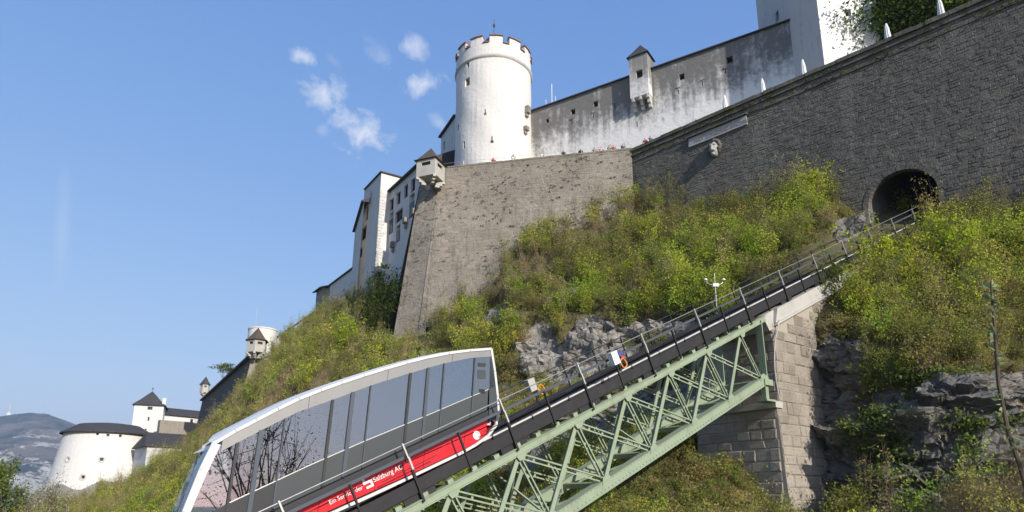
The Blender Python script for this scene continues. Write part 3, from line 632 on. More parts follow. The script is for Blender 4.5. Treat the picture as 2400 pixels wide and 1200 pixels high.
def round_tower():
    t = thing('round_tower', 'white round castle tower with battlements and red tile caps', 'tower', (TC[0], TC[1], TZ))
    def hit(px, py):
        r = ray(px, py); a = r[0] ** 2 + r[1] ** 2; b = -2 * (r[0] * TC[0] + r[1] * TC[1]); c = TC[0] ** 2 + TC[1] ** 2 - TR ** 2
        k = (-b - math.sqrt(max(b * b - 4 * a * c, 0))) / (2 * a); p = r * k; return math.atan2(p[1] - TC[1], p[0] - TC[0]), p[2]
    def f(th, z, d=0): r = TR + .03 * math.sin(th * 7 + z) + .0 - d; return np.array([TC[0] + r * math.cos(th), TC[1] + r * math.sin(th), z])
    H = []
    for px, py, w, h in ((1095, 192, .8, 1.15), (1097, 151, .4, .9), (1210, 134, .28, .6), (1137, 262, .14, .75), (1137, 267, .34, .34), (1153, 326, .14, .75), (1153, 332, .36, .36), (1074, 300, .5, .8), (1088, 340, .36, 1.0)):
        th, z = hit(px, py); H.append((th - w / 2 / TR, th + w / 2 / TR, z - h / 2, z + h / 2))
    mb = MB(); holed(mb, f, (-math.pi, math.pi), (TZ - 1, RZ + .1), H, .7, .13, 1.2); mb.build('wall', M['white'], t, smooth=False)
    panes(f, H, .6, t)
    MB().lathe((TC[0], TC[1], 0), [(TR - .02, RZ - .35), (TR + .16, RZ - .22), (TR + .22, RZ), (TR + .1, RZ + .2), (TR - .02, RZ + .3)], 72).build('cornice', M['reveal'], t, True)
    MB().lathe((TC[0], TC[1], 0), [(TR + .02, RZ + .2), (TR + .03, RZ + 1.75), (TR - .5, RZ + 1.75), (TR - .5, RZ + .2)], 72).build('parapet', M['white'], t)
    for k in range(12):
        a = R_(-90 + 5 + 30 * k); w = R_(9.6); mb = MB(); cp = MB()
        for m in (mb,):
            pts = [np.array([TC[0] + r * math.cos(x), TC[1] + r * math.sin(x), RZ + 1.7]) for r, x in ((TR + .03, a - w), (TR + .03, a), (TR + .03, a + w), (TR - .5, a + w), (TR - .5, a), (TR - .5, a - w))]
            m.prism(pts, (0, 0, 1.05))
        mb.build('merlon', M['white'], t)
        for (x0, x1, z) in ((a - w * 1.06, a + w * 1.06, RZ + 2.75), (a + w * 1.1, a + R_(30) - w * 1.1, RZ + 1.76)):
            xm = (x0 + x1) / 2; m2 = MB(); vs = []
            for x in (x0, xm, x1):
                vs += [np.array([TC[0] + r * math.cos(x), TC[1] + r * math.sin(x), z + h]) for r, h in ((TR + .2, 0), (TR + .2, .1), (TR - .24, .32), (TR - .65, .12), (TR - .65, 0))]
            fs = [(i, i + 1, i + 6, i + 5) for i in (0, 1, 2, 3, 5, 6, 7, 8)] + [(4, 0, 5, 9), (9, 5, 10, 14), (0, 1, 2, 3, 4)[::-1], (10, 11, 12, 13, 14)]
            m2.add(vs, fs); m2.build('cap_tiles', M['tile'], t)
    rf = MB().lathe((TC[0], TC[1], 0), [(TR - .55, RZ + .5), (TR - 1.4, RZ + 2.2), (1.7, RZ + 4.6), (1.1, RZ + 5.6), (.35, RZ + 6.4), (.05, RZ + 6.8)], 16).build('roof', M['slate'], t)
    finial(t, np.array([TC[0], TC[1], RZ + 6.7]), 2.3, rf)
    for px, py in ((1230, 302), (1240, 255), (1236, 262)):      # stubs of broken corbels
        th, z = hit(min(px, 1233), py); c = f(th, z); n = np.array([math.cos(th), math.sin(th), 0]); u = np.array([-n[1], n[0], 0])
        MB().box(c - u * .35 - n * .3 - ez * .3, u * .7, n * .8, ez * .5).box(c - u * .3 - n * .3 - ez * .75, u * .55, n * .55, ez * .45).build('corbel', M['ringstone'], t)
round_tower()
CZ = 49.5; E0 = onz(1245, 262, CZ); E1 = onz(1850, 50, CZ); cd = (E1 - E0) / np.linalg.norm(E1 - E0); CL = float(np.linalg.norm(E1 - E0)); cn = np.array([cd[1], -cd[0], 0])
def curtain():
    t = thing('curtain_wall', 'white curtain wall darkened by weather along its top', 'wall', (E0[0], E0[1], TZ))
    b = np.array([E0[0], E0[1], 0]); f = lambda u, v, d=0: b + cd * u + ez * v - cn * d
    def uv(px, py): p = onplane(px, py, E0, cn); return float((p - E0) @ cd), float(p[2])
    H = []
    for px, py, w, h in ((1283, 283, .42, .55), (1343, 262, .6, .75), (1396, 244, .6, .75), (1598, 180, .6, .75), (1710, 140, .65, .8), (1340, 287, .12, .6), (1391, 272, .12, .6), (1441, 250, .12, .6), (1646, 196, .12, .6), (1700, 168, .12, .5), (1493, 268 + 24, .14, .7), (1590, 215, .12, .6)):
        u, v = uv(px, py); H.append((u - w / 2, u + w / 2, v - h / 2, v + h / 2))
    mb = MB(); holed(mb, f, (-2, CL + .2), (TZ - .5, CZ), H, .6, 2.5, 2.0)
    mb.box(f(-2, TZ - .5, 1.8), cd * (CL + 2.2), cn * .9, ez * (CZ - TZ + .5)); mb.build('wall', M['curtain'], t)
    panes(f, H, .55, t)
    for px, py in ((1340, 282), (1391, 266), (1441, 244), (1646, 190), (1590, 208), (1700, 163)):   # little triangular hoods over the loops
        u, v = uv(px, py); MB().prism([f(u - .2, v + .1, -.003), f(u + .2, v + .1, -.003), f(u, v + .42, -.003)], cn * .1).build('hood', M['curtain'], t)
    MB().prism([f(-2, CZ, -.28), f(-2, CZ + .12, -.28), f(-2, CZ + 1.5, 2.2), f(-2, CZ, 2.2)], cd * (CL + 2.1)).build('roof', M['slate'], t)
    # bartizan on corbels
    u0, _ = uv(1487, 250); u1, _ = uv(1530, 236); _, zb = uv(1500, 262); _, zt = uv(1487, 152); pj = 1.15; zt += .25
    bt = MB(); g = lambda u, v, d=0: f(u, v, d - pj)
    wu, wv = uv(1512, 190)
    hol = [(u0 + (u1 - u0) * .36, u0 + (u1 - u0) * .72, zt - 3.0, zt - 2.0)]
    holed(bt, g, (u0, u1), (zb + 1.3, zt), hol, .5, 3, 3)
    bt.add([g(u1, zb + 1.3), g(u1, zb + 1.3, pj + .1), g(u1, zt, pj + .1), g(u1, zt)], [(0, 1, 2, 3)]); bt.add([g(u0, zb + 1.3), g(u0, zt), g(u0, zt, pj + .1), g(u0, zb + 1.3, pj + .1)], [(0, 1, 2, 3)])
    bt.add([g(u0, zb + 1.3), g(u0, zb + 1.3, pj), g(u1, zb + 1.3, pj), g(u1, zb + 1.3)], [(0, 1, 2, 3)])
    b_ = bt.build('bartizan', M['bartizan'], t); panes(g, hol, .45, b_)
    for k in range(3):
        u = u0 + .12 + (u1 - u0 - .5) * k / 2; m = MB()
        for j, (dd, hh) in enumerate(((.4, 0), (.75, .45), (1.12, .9))): m.box(f(u, zb + hh * 1.0, 0), cd * .32, cn * dd, ez * .42)
        m.build('corbel', M['reveal'], b_)
    for k in range(2):        # little arches between corbels
        ua = u0 + .28 + (u1 - u0 - .5) * k / 2; ub = ua + (u1 - u0 - .5) / 2; m = MB(); n = 8; zs = zb + 1.0
        pts = [g(ua, zs), g(ua, zb + 1.9)] + [g(ub, zb + 1.9), g(ub, zs)] + [g((ua + ub) / 2 + (ub - ua) / 2 * math.cos(math.pi * i / n), zs + .7 * math.sin(math.pi * i / n)) for i in range(1, n)]
        m.prism([p + cn * .02 for p in pts], -cn * .35); m.build('arch', M['white'], b_)
    base = [g(u0 - .1, zt, -.1), g(u1 + .1, zt, -.1), g(u1 + .1, zt, pj + 1), g(u0 - .1, zt, pj + 1)]
    base = [np.array([p[0], p[1], 0]) for p in base]; pyramid_roof(t, base, zt, 2.0, .1, M['slate'], parent=b_)
    MB().box(g(u0, zt - 3, pj), cd * (u1 - u0), -cn * .9, ez * 3).build('turret_back', M['curtain'], b_)
curtain()
def keep():
    az = R_(-5); fl = np.array([math.sin(az), math.cos(az), 0]); fr = np.array([math.cos(az), -math.sin(az), 0])
    K = E1 - fl * 5.2; K[2] = TZ; t = thing('keep_tower', 'massive square keep with shaded left face and brilliant white right face', 'tower', K)
    Hh = 24.; z0 = -1.
    f = lambda u, v, d=0: K + fr * u + ez * v + fl * d; g = lambda u, v, d=0: K + fl * u + ez * v + fr * d
    p = onplane(1988, 30, K, fl); u = float((p - K) @ fr); v = float(p[2] - K[2]); hol = [(u - .3, u + .3, v - .4, v + .4)]
    p = onplane(1822, 38, K, fr); ug = float((p - K) @ fl); vg = float(p[2] - K[2]); hg = [(ug - .3, ug + .3, vg - .6, vg + .6)]
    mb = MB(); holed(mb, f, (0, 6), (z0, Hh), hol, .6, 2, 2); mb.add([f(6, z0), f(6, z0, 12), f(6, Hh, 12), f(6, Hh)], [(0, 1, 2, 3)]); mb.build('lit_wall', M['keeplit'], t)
    mb = MB(); holed(mb, lambda u, v, d=0: g(11.8 - u, v, d), (0, 11.8), (z0, Hh), [(11.8 - b, 11.8 - a, c, d) for a, b, c, d in hg], .6, 2, 2)
    mb.add([g(11.8, z0), g(11.8, Hh), g(11.8, Hh, 6), g(11.8, z0, 6)], [(0, 1, 2, 3)]); mb.build('shaded_wall', M['keepshaded'], t)
    panes(f, hol, .5, t); panes(g, hg, .5, t)
    base = [f(-.3, Hh, -.3), f(6.3, Hh, -.3), f(6.3, Hh, 12.1), f(-.3, Hh, 12.1)]; pyramid_roof(t, [np.array([p[0], p[1], 0]) for p in base], K[2] + Hh, 5, .03, M['slate'])
keep()
def sentry(px, py, d, w, hgt, roof_h, label, ax, wallmat='concrete', roofmat='brownroof', nside=4, corb=True, rot=0.):
    """small sentry box (watch turret) on corbels; px,py = middle of the eave"""
    e = at(px, py, d); z = e[2]; r = w / 2 * (1.414 if nside == 4 else 1.1); zb = z - hgt
    t = thing('sentry_turret', label, 'turret', (e[0], e[1], zb)); a0 = rot + (math.pi / 4 if nside == 4 else math.pi / 6)
    base = [np.array([e[0] + r * math.cos(a0 + 2 * math.pi * k / nside), e[1] + r * math.sin(a0 + 2 * math.pi * k / nside), 0]) for k in range(nside)]
    mb = MB(); hs = []
    for k in range(nside):
        A, B = base[k], base[(k + 1) % nside]; d_ = (B - A); L = np.linalg.norm(d_); d_ /= L; n = np.array([d_[1], -d_[0], 0])
        f = (lambda A, d_, n: (lambda u, v, dd=0: A + d_ * u + ez * (zb + v) - n * dd))(A, d_, n)
        h = [(L * .25, L * .75, hgt * .62, hgt * .84)]; holed(mb, f, (0, L), (0, hgt), h, .2, 9, 9); hs.append((f, h))
    mb.add([b + ez * zb for b in base], [tuple(range(nside))[::-1]])
    mb.build('wall', M[wallmat], t)
    for f, h in hs: panes(f, h, .19, t, 'loophole')
    pyramid_roof(t, base, z, roof_h, .22, M[roofmat])
    if corb:
        for b in base:
            c = sum(base) / nside; v = (c - b) / np.linalg.norm(c - b); u = np.array([-v[1], v[0], 0])
            m = MB(); m.box(b + ez * (zb - .28) - u * .16, u * .32, v * .9, ez * .28); m.box(b + v * .3 + ez * (zb - .55) - u * .15, u * .3, v * .7, ez * .27); m.box(b + v * .6 + ez * (zb - .8) - u * .14, u * .28, v * .5, ez * .25); m.build('corbel', M[wallmat], t)
    return t
sentry(1010, 384, 76.0, 2.3, 1.95, 1.9, 'grey sentry box with brown pointed roof at the bastion corner beside the round tower', None, 'concrete', 'brownroof', 4, True, R_(-22))
sentry(603, 800, 98.0, 2.6, 1.75, 2.0, 'grey six-sided sentry box with brown roof in front of the white drum', None, 'concrete', 'brownroof', 6, True, R_(10))
sentry(481, 902, 136.0, 1.7, 1.6, 1.7, 'distant small sentry box with dark spire at the far end of the dark wall', None, 'concrete', 'slate', 6, True, 0)
# palace wing -------------------------------------------------------------------------
def arched(f, u0, u1, v0, v1, dep, parent):
    n = 8; c = (u0 + u1) / 2; r = (u1 - u0) / 2; p = [f(u0, v0, -.05), f(u1, v0, -.05)] + [f(c + r * math.cos(math.pi * i / n), v1 - r + r * math.sin(math.pi * i / n), -.05) for i in range(n + 1)]
    return p
def palace():
    A = at(985, 386, 87.); Zp = A[2]; A = onz(985, 386, Zp); B = onz(903, 461, Zp); d = (B - A) / np.linalg.norm(B - A); n = np.array([-d[1], d[0], 0]); n = n if n @ -A > 0 else -n
    d0 = d; A = A - d * .6; L = float((B - A) @ d); zb = 26.
    t = thing('palace_wing', 'white palace wing with rows of windows and bays behind the bastion', 'building', (A[0], A[1], zb))
    base = np.array([A[0], A[1], 0]); f = lambda u, v, dd=0: base + d * (L - u) + ez * v - n * dd   # u from far end towards camera
    def uv(px, py): p = onplane(px, py, A, n); return L - float((p - A) @ d), float(p[2])
    W = []
    for px, py, w, h in ((918, 480, 1.25, 1.8), (934, 465, 1.25, 1.8), (951, 449, 1.25, 1.8), (968, 434, 1.25, 1.8), (935, 506, 2.3, 1.7), (941, 502, .01, .01)):
        if w < .05: continue
        u, v = uv(px, py); W.append((u - w / 2, u + w / 2, v - h / 2, v + h / 2))
    AR = []
    for px, py, w, h in ((917, 522, 1.3, 3.2), (965, 482, 1.5, 3.2), (933, 547, 1.2, 2.4), (985, 462, 1.4, 3.0)):
        u, v = uv(px, py); AR.append((u - w / 2, u + w / 2, v - h / 2, v + h / 2))
    mb = MB(); holed(mb, f, (0, L), (zb, Zp), W + AR, .5, 3, 3); mb.build('wall', M['whitedirty'], t)
    panes(f, W, .35, t, bars=True); panes(f, AR, .45, t, 'niche', M['reveal'])
    for a, b, c, e in AR:        # shuttered window and console inside each arched niche
        MB().box(f(a + .15, c + .1, .3), f(b - .1, 0, 0) - f(a + .15, 0, 0), ez * (e - c) * .62, n * .35).build('shutter', M['cardark'], t)
        MB().box(f(a - .75, c - .5, -.55), f(.55, 0, 0) - f(0, 0, 0), ez * .8, -n * .7).box(f(a - .75, c - 1.1, -.3), f(.4, 0, 0) - f(0, 0, 0), ez * .6, -n * .4).build('console', M['ringstone'], t)
    MB().prism([f(0, Zp - .05, -.45), f(0, Zp + .15, -.45), f(0, Zp + 3.5, 5), f(0, Zp - .05, 5)], f(L, 0, 0) - f(0, 0, 0)).build('roof', M['slate'], t)
    # projecting stair tower
    K = onz(894, 405, at(894, 405, 94.5)[2]); Zt = K[2]; Lf = onz(860, 441, Zt); fl = (Lf - K); LL = np.linalg.norm(fl); fl /= LL; fr = np.array([-fl[1] * -1, fl[0] * -1, 0]); fr = np.array([fl[1], -fl[0], 0])
    tt = thing('stair_tower', 'tall white stair tower with ragged quoins beside the palace wing', 'tower', (K[0], K[1], 22)); LL += .6
    g = lambda u, v, dd=0: np.array([K[0], K[1], 0]) + fl * (LL - u) * 1 + ez * v + fr * dd - fl * 0
    def bt(v): return (Zt - v) * .035
    gl = lambda u, v, dd=0: g(u, v, dd) - fr * bt(v) * .6 + fl * (bt(v) * (LL - u) / LL * 1.0)
    def uvt(px, py): p = onplane(px, py, K, fr); return LL - float((p - K) @ fl), float(p[2])
    HW = []
    for px, py, w, h in ((862, 500, 1.1, 2.4), (856, 547, 2.0, 2.0), (850, 592, 1.3, 1.4), (872, 462, .35, 1.4)):
        u, v = uvt(px, py); HW.append((u - w / 2, u + w / 2, v - h / 2, v + h / 2))
    mb = MB(); holed(mb, gl, (0, LL), (20, Zt), HW, .4, 3, 3); mb.build('wall', M['whitedirty'], tt); panes(gl, HW, .35, tt, bars=True)
    h = lambda u, v, dd=0: np.array([K[0], K[1], 0]) + fr * u + ez * v + fl * dd - fr * bt(v) * .6 - fl * bt(v) * .3
    mb = MB(); holed(mb, h, (0, 5.2), (20, Zt), [], .4, 1.3, 3); mb.build('side_wall', M['white'], tt)
    z = 27.
    while z < Zt - 3:            # ragged quoins
        q = random.uniform(.3, .5); m = MB(); m.box(h(-.06, z, -.06), fr * random.uniform(.5, 1.2), fl * .1, ez * q); m.box(h(-.06, z, -.06), fr * .1, fl * random.uniform(.4, .9), ez * q); m.build('quoin', M['whitedirty'], tt); z += q + .04
    base = [K - fr * .2 - fl * .2, K + fr * 5.2 - fl * .2, K + fr * 5.2 + fl * (LL + .2), K - fr * .2 + fl * (LL + .2)]
    MB().prism([base[0] + ez * .0, base[1] + ez * .0, base[2], base[3]], (0, 0, .18)).build('roof', M['slate'], tt)
    # lower block further along
    K2 = onz(848, 490, at(848, 490, 99.)[2]); Z2 = K2[2]; F2 = onz(832, 543, Z2); d2 = F2 - K2; L2 = np.linalg.norm(d2); d2 /= L2; n2 = np.array([d2[1], -d2[0], 0])
    t2 = thing('palace_annex', 'lower white palace block with shaded front past the stair tower', 'building', (K2[0], K2[1], 20))
    f2 = lambda u, v, dd=0: np.array([K2[0], K2[1], 0]) + d2 * (L2 - u) + ez * v + n2 * dd - n2 * (Z2 - v) * .02 + d2 * (Z2 - v) * .05
    hw = [(L2 * .4, L2 * .4 + .7, Z2 - 5, Z2 - 3.4)]
    mb = MB(); holed(mb, f2, (0, L2 + 3), (16, Z2), hw, .3, 3, 3); mb.build('wall', M['whitedirty'], t2); panes(f2, hw, .25, t2)
    MB().prism([f2(-.3, Z2, -.4), f2(-.3, Z2 + .15, -.4), f2(-.3, Z2 + 2.2, 4), f2(-.3, Z2, 4)], d2 * -(L2 + 3)).build('roof', M['slate'], t2)
    # low battlement wall falling to the wooden hut
    K3 = onz(817, 638, at(817, 638, 107.)[2]); Z3 = K3[2]; F3 = onz(774, 670, Z3); d3 = F3 - K3; L3 = np.linalg.norm(d3); d3 /= L3; n3 = np.array([d3[1], -d3[0], 0])
    t3 = thing('outer_wall', 'stained white outer wall with gun loops beside the wooden hut', 'wall', (K3[0], K3[1], 24))
    f3 = lambda u, v, dd=0: np.array([K3[0], K3[1], 0]) + d3 * (L3 - u) + ez * v + n3 * dd
    def uv3(px, py): p = onplane(px, py, K3, n3); return L3 - float((p - K3) @ d3), float(p[2])
    hw = []
    for px, py in ((806, 681), (791, 691), (778, 700)):
        u, v = uv3(px, py); hw.append((u - .25, u + .25, v - .25, v + .25))
    mb = MB(); holed(mb, f3, (0, L3 + 4), (20, Z3), hw, .3, 3, 3); mb.box(f3(0, 20, 1.2), f3(L3 + 4, 0) - f3(0, 0), n3 * -.5, ez * (Z3 - 20)); mb.build('wall', M['whitedirty'], t3); panes(f3, hw, .28, t3)
    MB().box(f3(-.2, Z3, -.25), f3(L3 + 4, 0) - f3(0, 0), n3 * 1.6, ez * .2).build('coping', M['slate'], t3)
    # wooden hut
    e = at(761, 680, 118.); t4 = thing('wooden_hut', 'dark weathered wooden hut with lean-to roof at the end of the outer wall', 'hut', (e[0], e[1], 24))
    u3 = d3; q = np.array([e[0], e[1], 0]) + n3 * -1.0; bw = MB()
    w_ = 2.8; zt = e[2]; zb = zt - 4.2
    MB().box(q - u3 * w_ / 2 + ez * 20, u3 * w_, n3 * 2.4, ez * (zb - 20)).build('base', M['whitedirty'], t4)
    nb = 8
    for k in range(nb): MB().box(q - u3 * (w_ / 2) + u3 * w_ * k / nb + ez * zb + n3 * random.uniform(0, .03), u3 * (w_ / nb - .03), n3 * 2.2, ez * (zt - zb)).build('board', M['greywood'], t4)
    MB().prism([q - u3 * 2 + ez * (zt - .3) - n3 * .5, q - u3 * 2 + ez * (zt - .15) - n3 * .5, q - u3 * 2 + ez * (zt + 1.0) + n3 * 2.6, q - u3 * 2 + ez * (zt + .8) + n3 * 2.6], u3 * 4.0).build('roof', M['slate'], t4)
    # wall seen behind the round tower
    K5 = onz(1070, 270, at(1070, 270, 99.)[2]); Z5 = K5[2]; F5 = onz(1034, 322, Z5); d5 = F5 - K5; L5 = np.linalg.norm(d5); d5 /= L5; n5 = np.array([d5[1], -d5[0], 0])
    t5 = thing('rear_block', 'bluish shaded wall with dark roof edge behind the round tower', 'building', (K5[0], K5[1], TZ))
    f5 = lambda u, v, dd=0: np.array([K5[0], K5[1], 0]) + d5 * (L5 - u) + ez * v + n5 * dd
    hw = [(1.2, 1.9, Z5 - 3, Z5 - 1.6)]
    mb = MB(); holed(mb, f5, (0, L5), (TZ - 2, Z5), hw, .3, 3, 3); mb.add([f5(0, TZ - 2), f5(0, Z5), f5(0, Z5, 6), f5(0, TZ - 2, 6)], [(0, 1, 2, 3)]); mb.build('wall', M['whitedirty'], t5); panes(f5, hw, .25, t5)
    MB().prism([f5(-.3, Z5, -.4), f5(-.3, Z5 + .2, -.4), f5(-.3, Z5 + 1.4, 3), f5(-.3, Z5, 3)], d5 * -(L5)).build('roof', M['slate'], t5)
palace()
# ridge wall, drum, lower fortifications --------------------------------------------------
def ridge():
    a = at(765, 714, 112.); b = at(612, 818, 112.); d = b - a; n = np.array([d[1], -d[0], 0]); n /= np.linalg.norm(n)
    t = thing('ridge_wall', 'pale stepped wall with dark coping running down the bushy ridge', 'wall', b - ez * 4)
    m = MB(); m.prism([a, b, b - ez * 6, a - ez * 6], n * .6); m.build('wall', M['whitedirty'], t)
    MB().bar(a + n * .3 + ez * .1, b + n * .3 + ez * .1, .9, .22).build('coping', M['slate'], t)
    c = at(616, 776, 108.); r = 2.15
    t = thing('white_drum', 'plain white round drum tower behind the six-sided sentry box', 'tower', (c[0], c[1], c[2] - 9))
    MB().lathe((c[0], c[1], 0), [(r + .12, c[2] - 9), (r, c[2]), (r + .08, c[2]), (r + .08, c[2] + .2), (r - .5, c[2] + .2), (0, c[2] + .2)], 40).build('wall', M['white'], t)
    p = np.array([c[0] - 1.2, c[1], c[2]]); MB().tube([p, p + ez * 4.2], .02, 5).build('flagpole', M['handrail'], t)
    # flank wall by the sentry box, its shade and sunlit end put into colours
    A = onz(590, 836, at(590, 836, 98.)[2]); Zt = A[2]; Bf = onz(474, 940, Zt); d = Bf - A; L = np.linalg.norm(d); d /= L; n = np.array([-d[1], d[0], 0]); n = n if n @ -A > 0 else -n
    t = thing('flank_wall', 'long shaded dark flank wall descending from the six-sided sentry box', 'wall', (A[0], A[1], Zt - 12))
    m = MB(); f = lambda u, v, dd=0: np.array([A[0], A[1], 0]) + d * u + ez * v + n * ((Zt - v) * .12 + dd)
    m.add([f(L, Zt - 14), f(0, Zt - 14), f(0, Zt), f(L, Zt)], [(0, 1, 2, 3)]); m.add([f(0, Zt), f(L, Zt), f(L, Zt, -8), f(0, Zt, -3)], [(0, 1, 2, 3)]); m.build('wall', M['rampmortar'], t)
    e = np.array([d[1], -d[0], 0]) ; rgt = np.array([.93, -.3, 0]) ; rgt = np.array([.95, .3, 0])
    m = MB(); q0 = f(0, Zt); q1 = q0 + rgt * 2.4; b0 = f(0, Zt - 14) - ez * 0 + np.array([.3, -1.4, 0]); b1 = b0 + rgt * 4.5
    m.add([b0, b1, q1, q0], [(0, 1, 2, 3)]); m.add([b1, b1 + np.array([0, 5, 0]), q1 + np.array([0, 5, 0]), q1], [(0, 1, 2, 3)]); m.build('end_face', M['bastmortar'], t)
    MB().bar(f(-.2, Zt + .12, .1), f(L, Zt + .12, .1), .8, .28).build('coping', M['rampmortar'], t)
ridge()
def lower_bastion():
    c = at(256, 1012, 138.); c = np.array([c[0], c[1], 0]); Zt = at(250, 1013, 132)[2]; r = 7.7
    Zb = at(250, 1150, 128)[2]; t = thing('round_bastion', 'big white battered round bastion with low dark roof and round gun ports', 'bastion', (c[0], c[1], Zb - 3))
    f = lambda th, v, d=0: c + np.array([math.cos(th), math.sin(th), 0]) * (r + (Zt - v) * .16 - d) + ez * v
    def hit(px, py):
        best = None
        for th in np.linspace(-math.pi, 0, 721):
            for v in np.linspace(Zb - 2, Zt, 60):
                p = f(th, v); z = p @ FV; e = abs(CX + FPX * p[0] / z - px) + abs(CY - FPX * (p @ UV) / z - py)
                if best is None or e < best[0]: best = (e, th, v)
        return best[1:]
    H = []
    for px, py, w in ((238, 1077, .55), (194, 1118, .55), (323, 1087, .5), (159, 1076, .5), (228, 1017, .5), (253, 1020, .5), (282, 1022, .5)):
        th, v = hit(px, py); H.append((th - w / 2 / r, th + w / 2 / r, v - w / 2, v + w / 2))
    m = MB(); holed(m, f, (-math.pi, .6), (Zb - 3, Zt), H, .6, .12, 4); m.build('wall', M['white'], t, True); panes(f, H, .5, t, 'gun_port')
    for a, b, q, e in H[:4]:
        th = (a + b) / 2; v = (q + e) / 2; P = f(th, v); nn = np.array([math.cos(th), math.sin(th), .16]); nn /= np.linalg.norm(nn); u = np.cross(ez, nn); u /= np.linalg.norm(u); w = np.cross(nn, u)
        pts = []
        for rr, dd in ((.62, .0), (.62, .1), (.4, .1), (.4, .0)): pts.append([P + (u * math.cos(x) + w * math.sin(x)) * rr + nn * dd for x in np.linspace(0, 2 * math.pi, 15)[:-1]])
        vs = sum(pts, []); mm = MB(); mm.add(vs, [(i * 14 + k, i * 14 + (k + 1) % 14, (i + 1) * 14 + (k + 1) % 14, (i + 1) * 14 + k) for i in range(3) for k in range(14)]); mm.build('port_rim', M['reveal'], t)
    MB().lathe(c, [(r + .7, Zt - .1), (r + .7, Zt + .15), (r - 2.2, Zt + 1.9), (r - 4.5, Zt + 2.2), (r - 6, Zt + 1.0), (r - 6, Zt - .1)], 48).build('roof', M['slate'], t)
    # rubble skirt
    m = MB(); n = 60
    for k in range(n):
        th = -math.pi + .35 + (2.25) * k / n; w = 2.25 / n; v1 = Zb + .6 + .5 * math.sin(k * .31) + (1.8 * max(0, (k - 38) / 22)); p = [f(th, Zb - 6, -.5), f(th + w * .93, Zb - 6, -.5), f(th + w * .93, v1, -.32), f(th, v1 + random.uniform(-.1, .1), -.32)]
        o = c - np.array([0, 0, 0]); m.prism(p, (c + ez * 0 - f(th, 0) * np.array([1, 1, 0])) * .04)
    m.build('rubble_skirt', M['greywood'], t)
    # square gate tower
    e = at(353, 940, 146.); w = 5.6; az = R_(22); u = np.array([math.cos(az), math.sin(az), 0]); v_ = np.array([-u[1], u[0], 0]); q = np.array([e[0], e[1], 0]) - u * w / 2 * 1.05
    Z = at(353, 947, 144.)[2]; t = thing('gate_tower', 'white square gate tower with flared dark spire roof behind the round bastion', 'tower', (q[0], q[1], Z - 12))
    f1 = lambda a, z, d=0: q + u * a + ez * z + v_ * d; H = [(w * .45, w * .62, Z - .95, Z - .3), (w * .5, w * .56, Z - 3.3, Z - 2.5), (w * .45, w * .51, Z - 5.8, Z - 5.0)]
    m = MB(); holed(m, f1, (0, w), (Z - 14, Z), H, .3, 9, 9); m.add([f1(0, Z - 14), f1(0, Z), f1(0, Z, w), f1(0, Z - 14, w)], [(0, 1, 2, 3)]); m.add([f1(w, Z - 14), f1(w, Z - 14, w), f1(w, Z, w), f1(w, Z)], [(0, 1, 2, 3)]); m.build('wall', M['white'], t); panes(f1, H, .25, t)
    for k in range(3):
        x = w * (.2 + .33 * k); pts = [f1(x + .55 * math.cos(a), Z - 7.4 + .5 * math.sin(a), -.003) for a in np.linspace(0, math.pi, 9)]; pts2 = [f1(x + .75 * math.cos(a), Z - 7.4 + .7 * math.sin(a), -.003) for a in np.linspace(0, math.pi, 9)][::-1]
        MB().prism(pts + pts2, -v_ * .12).build('blind_arch', M['reveal'], t)
    base = [f1(-.1, 0, -.1), f1(w + .1, 0, -.1), f1(w + .1, 0, w + .1), f1(-.1, 0, w + .1)]; rf = pyramid_roof(t, base, Z, 3.4, .12, M['slate']); finial(t, f1(w / 2, Z + 3.3, w / 2), 1.2, rf)
    MB().box(f1(w * .93, Z + .2, 0), u * .7, v_ * .7, ez * 1.5).build('chimney', M['white'], t)
    # range beyond, and the grey wall in front of it
    def block(name, label, cat, pxs, zt_px, d, h, depth, mat, roof=0., rmat='slate', win=()):
        A = at(pxs[0], zt_px[0], d); B = at(pxs[1], zt_px[1], d + 6); B[2] = A[2]; dd = B - A; L = np.linalg.norm(dd); dd /= L; nn = np.array([-dd[1], dd[0], 0])
        t = thing(name, label, cat, (A[0], A[1], A[2] - h)); g = lambda a, z, q=0: np.array([A[0], A[1], 0]) + dd * a + ez * z + nn * q; Z = A[2]
        m = MB(); m.box(g(0, Z - h), dd * L, nn * depth, ez * h); m.build('wall', M[mat], t)
        if roof: MB().prism([g(-.5, Z, -.5), g(-.5, Z + .2, -.5), g(-.5 + roof * .4, Z + roof, depth * .5), g(-.5, Z + .2, depth + .5), g(-.5, Z, depth + .5)], dd * (L + 1)).build('roof', M[rmat], t)
        for a, z in win: MB().box(g(L * a, Z - z, -.02), dd * .6, nn * .1, ez * .8).build('window', M['dark'], t)
    block('range_house', 'long low white house with black roof right of the gate tower', 'building', (386, 472), (972, 980), 150., 8, 6, 'white', 2.0, win=((.7, 1.2),))
    block('stone_curtain', 'grey rubble curtain wall below the long low white house', 'wall', (376, 478), (984, 982), 141., 9, 1.5, 'bastmortar')
    block('gate_house', 'small gatehouse with broad dark hipped roof at the hill foot', 'building', (345, 470), (1046, 1052), 126., 9, 9, 'whitedirty', 3.0)
lower_bastion()
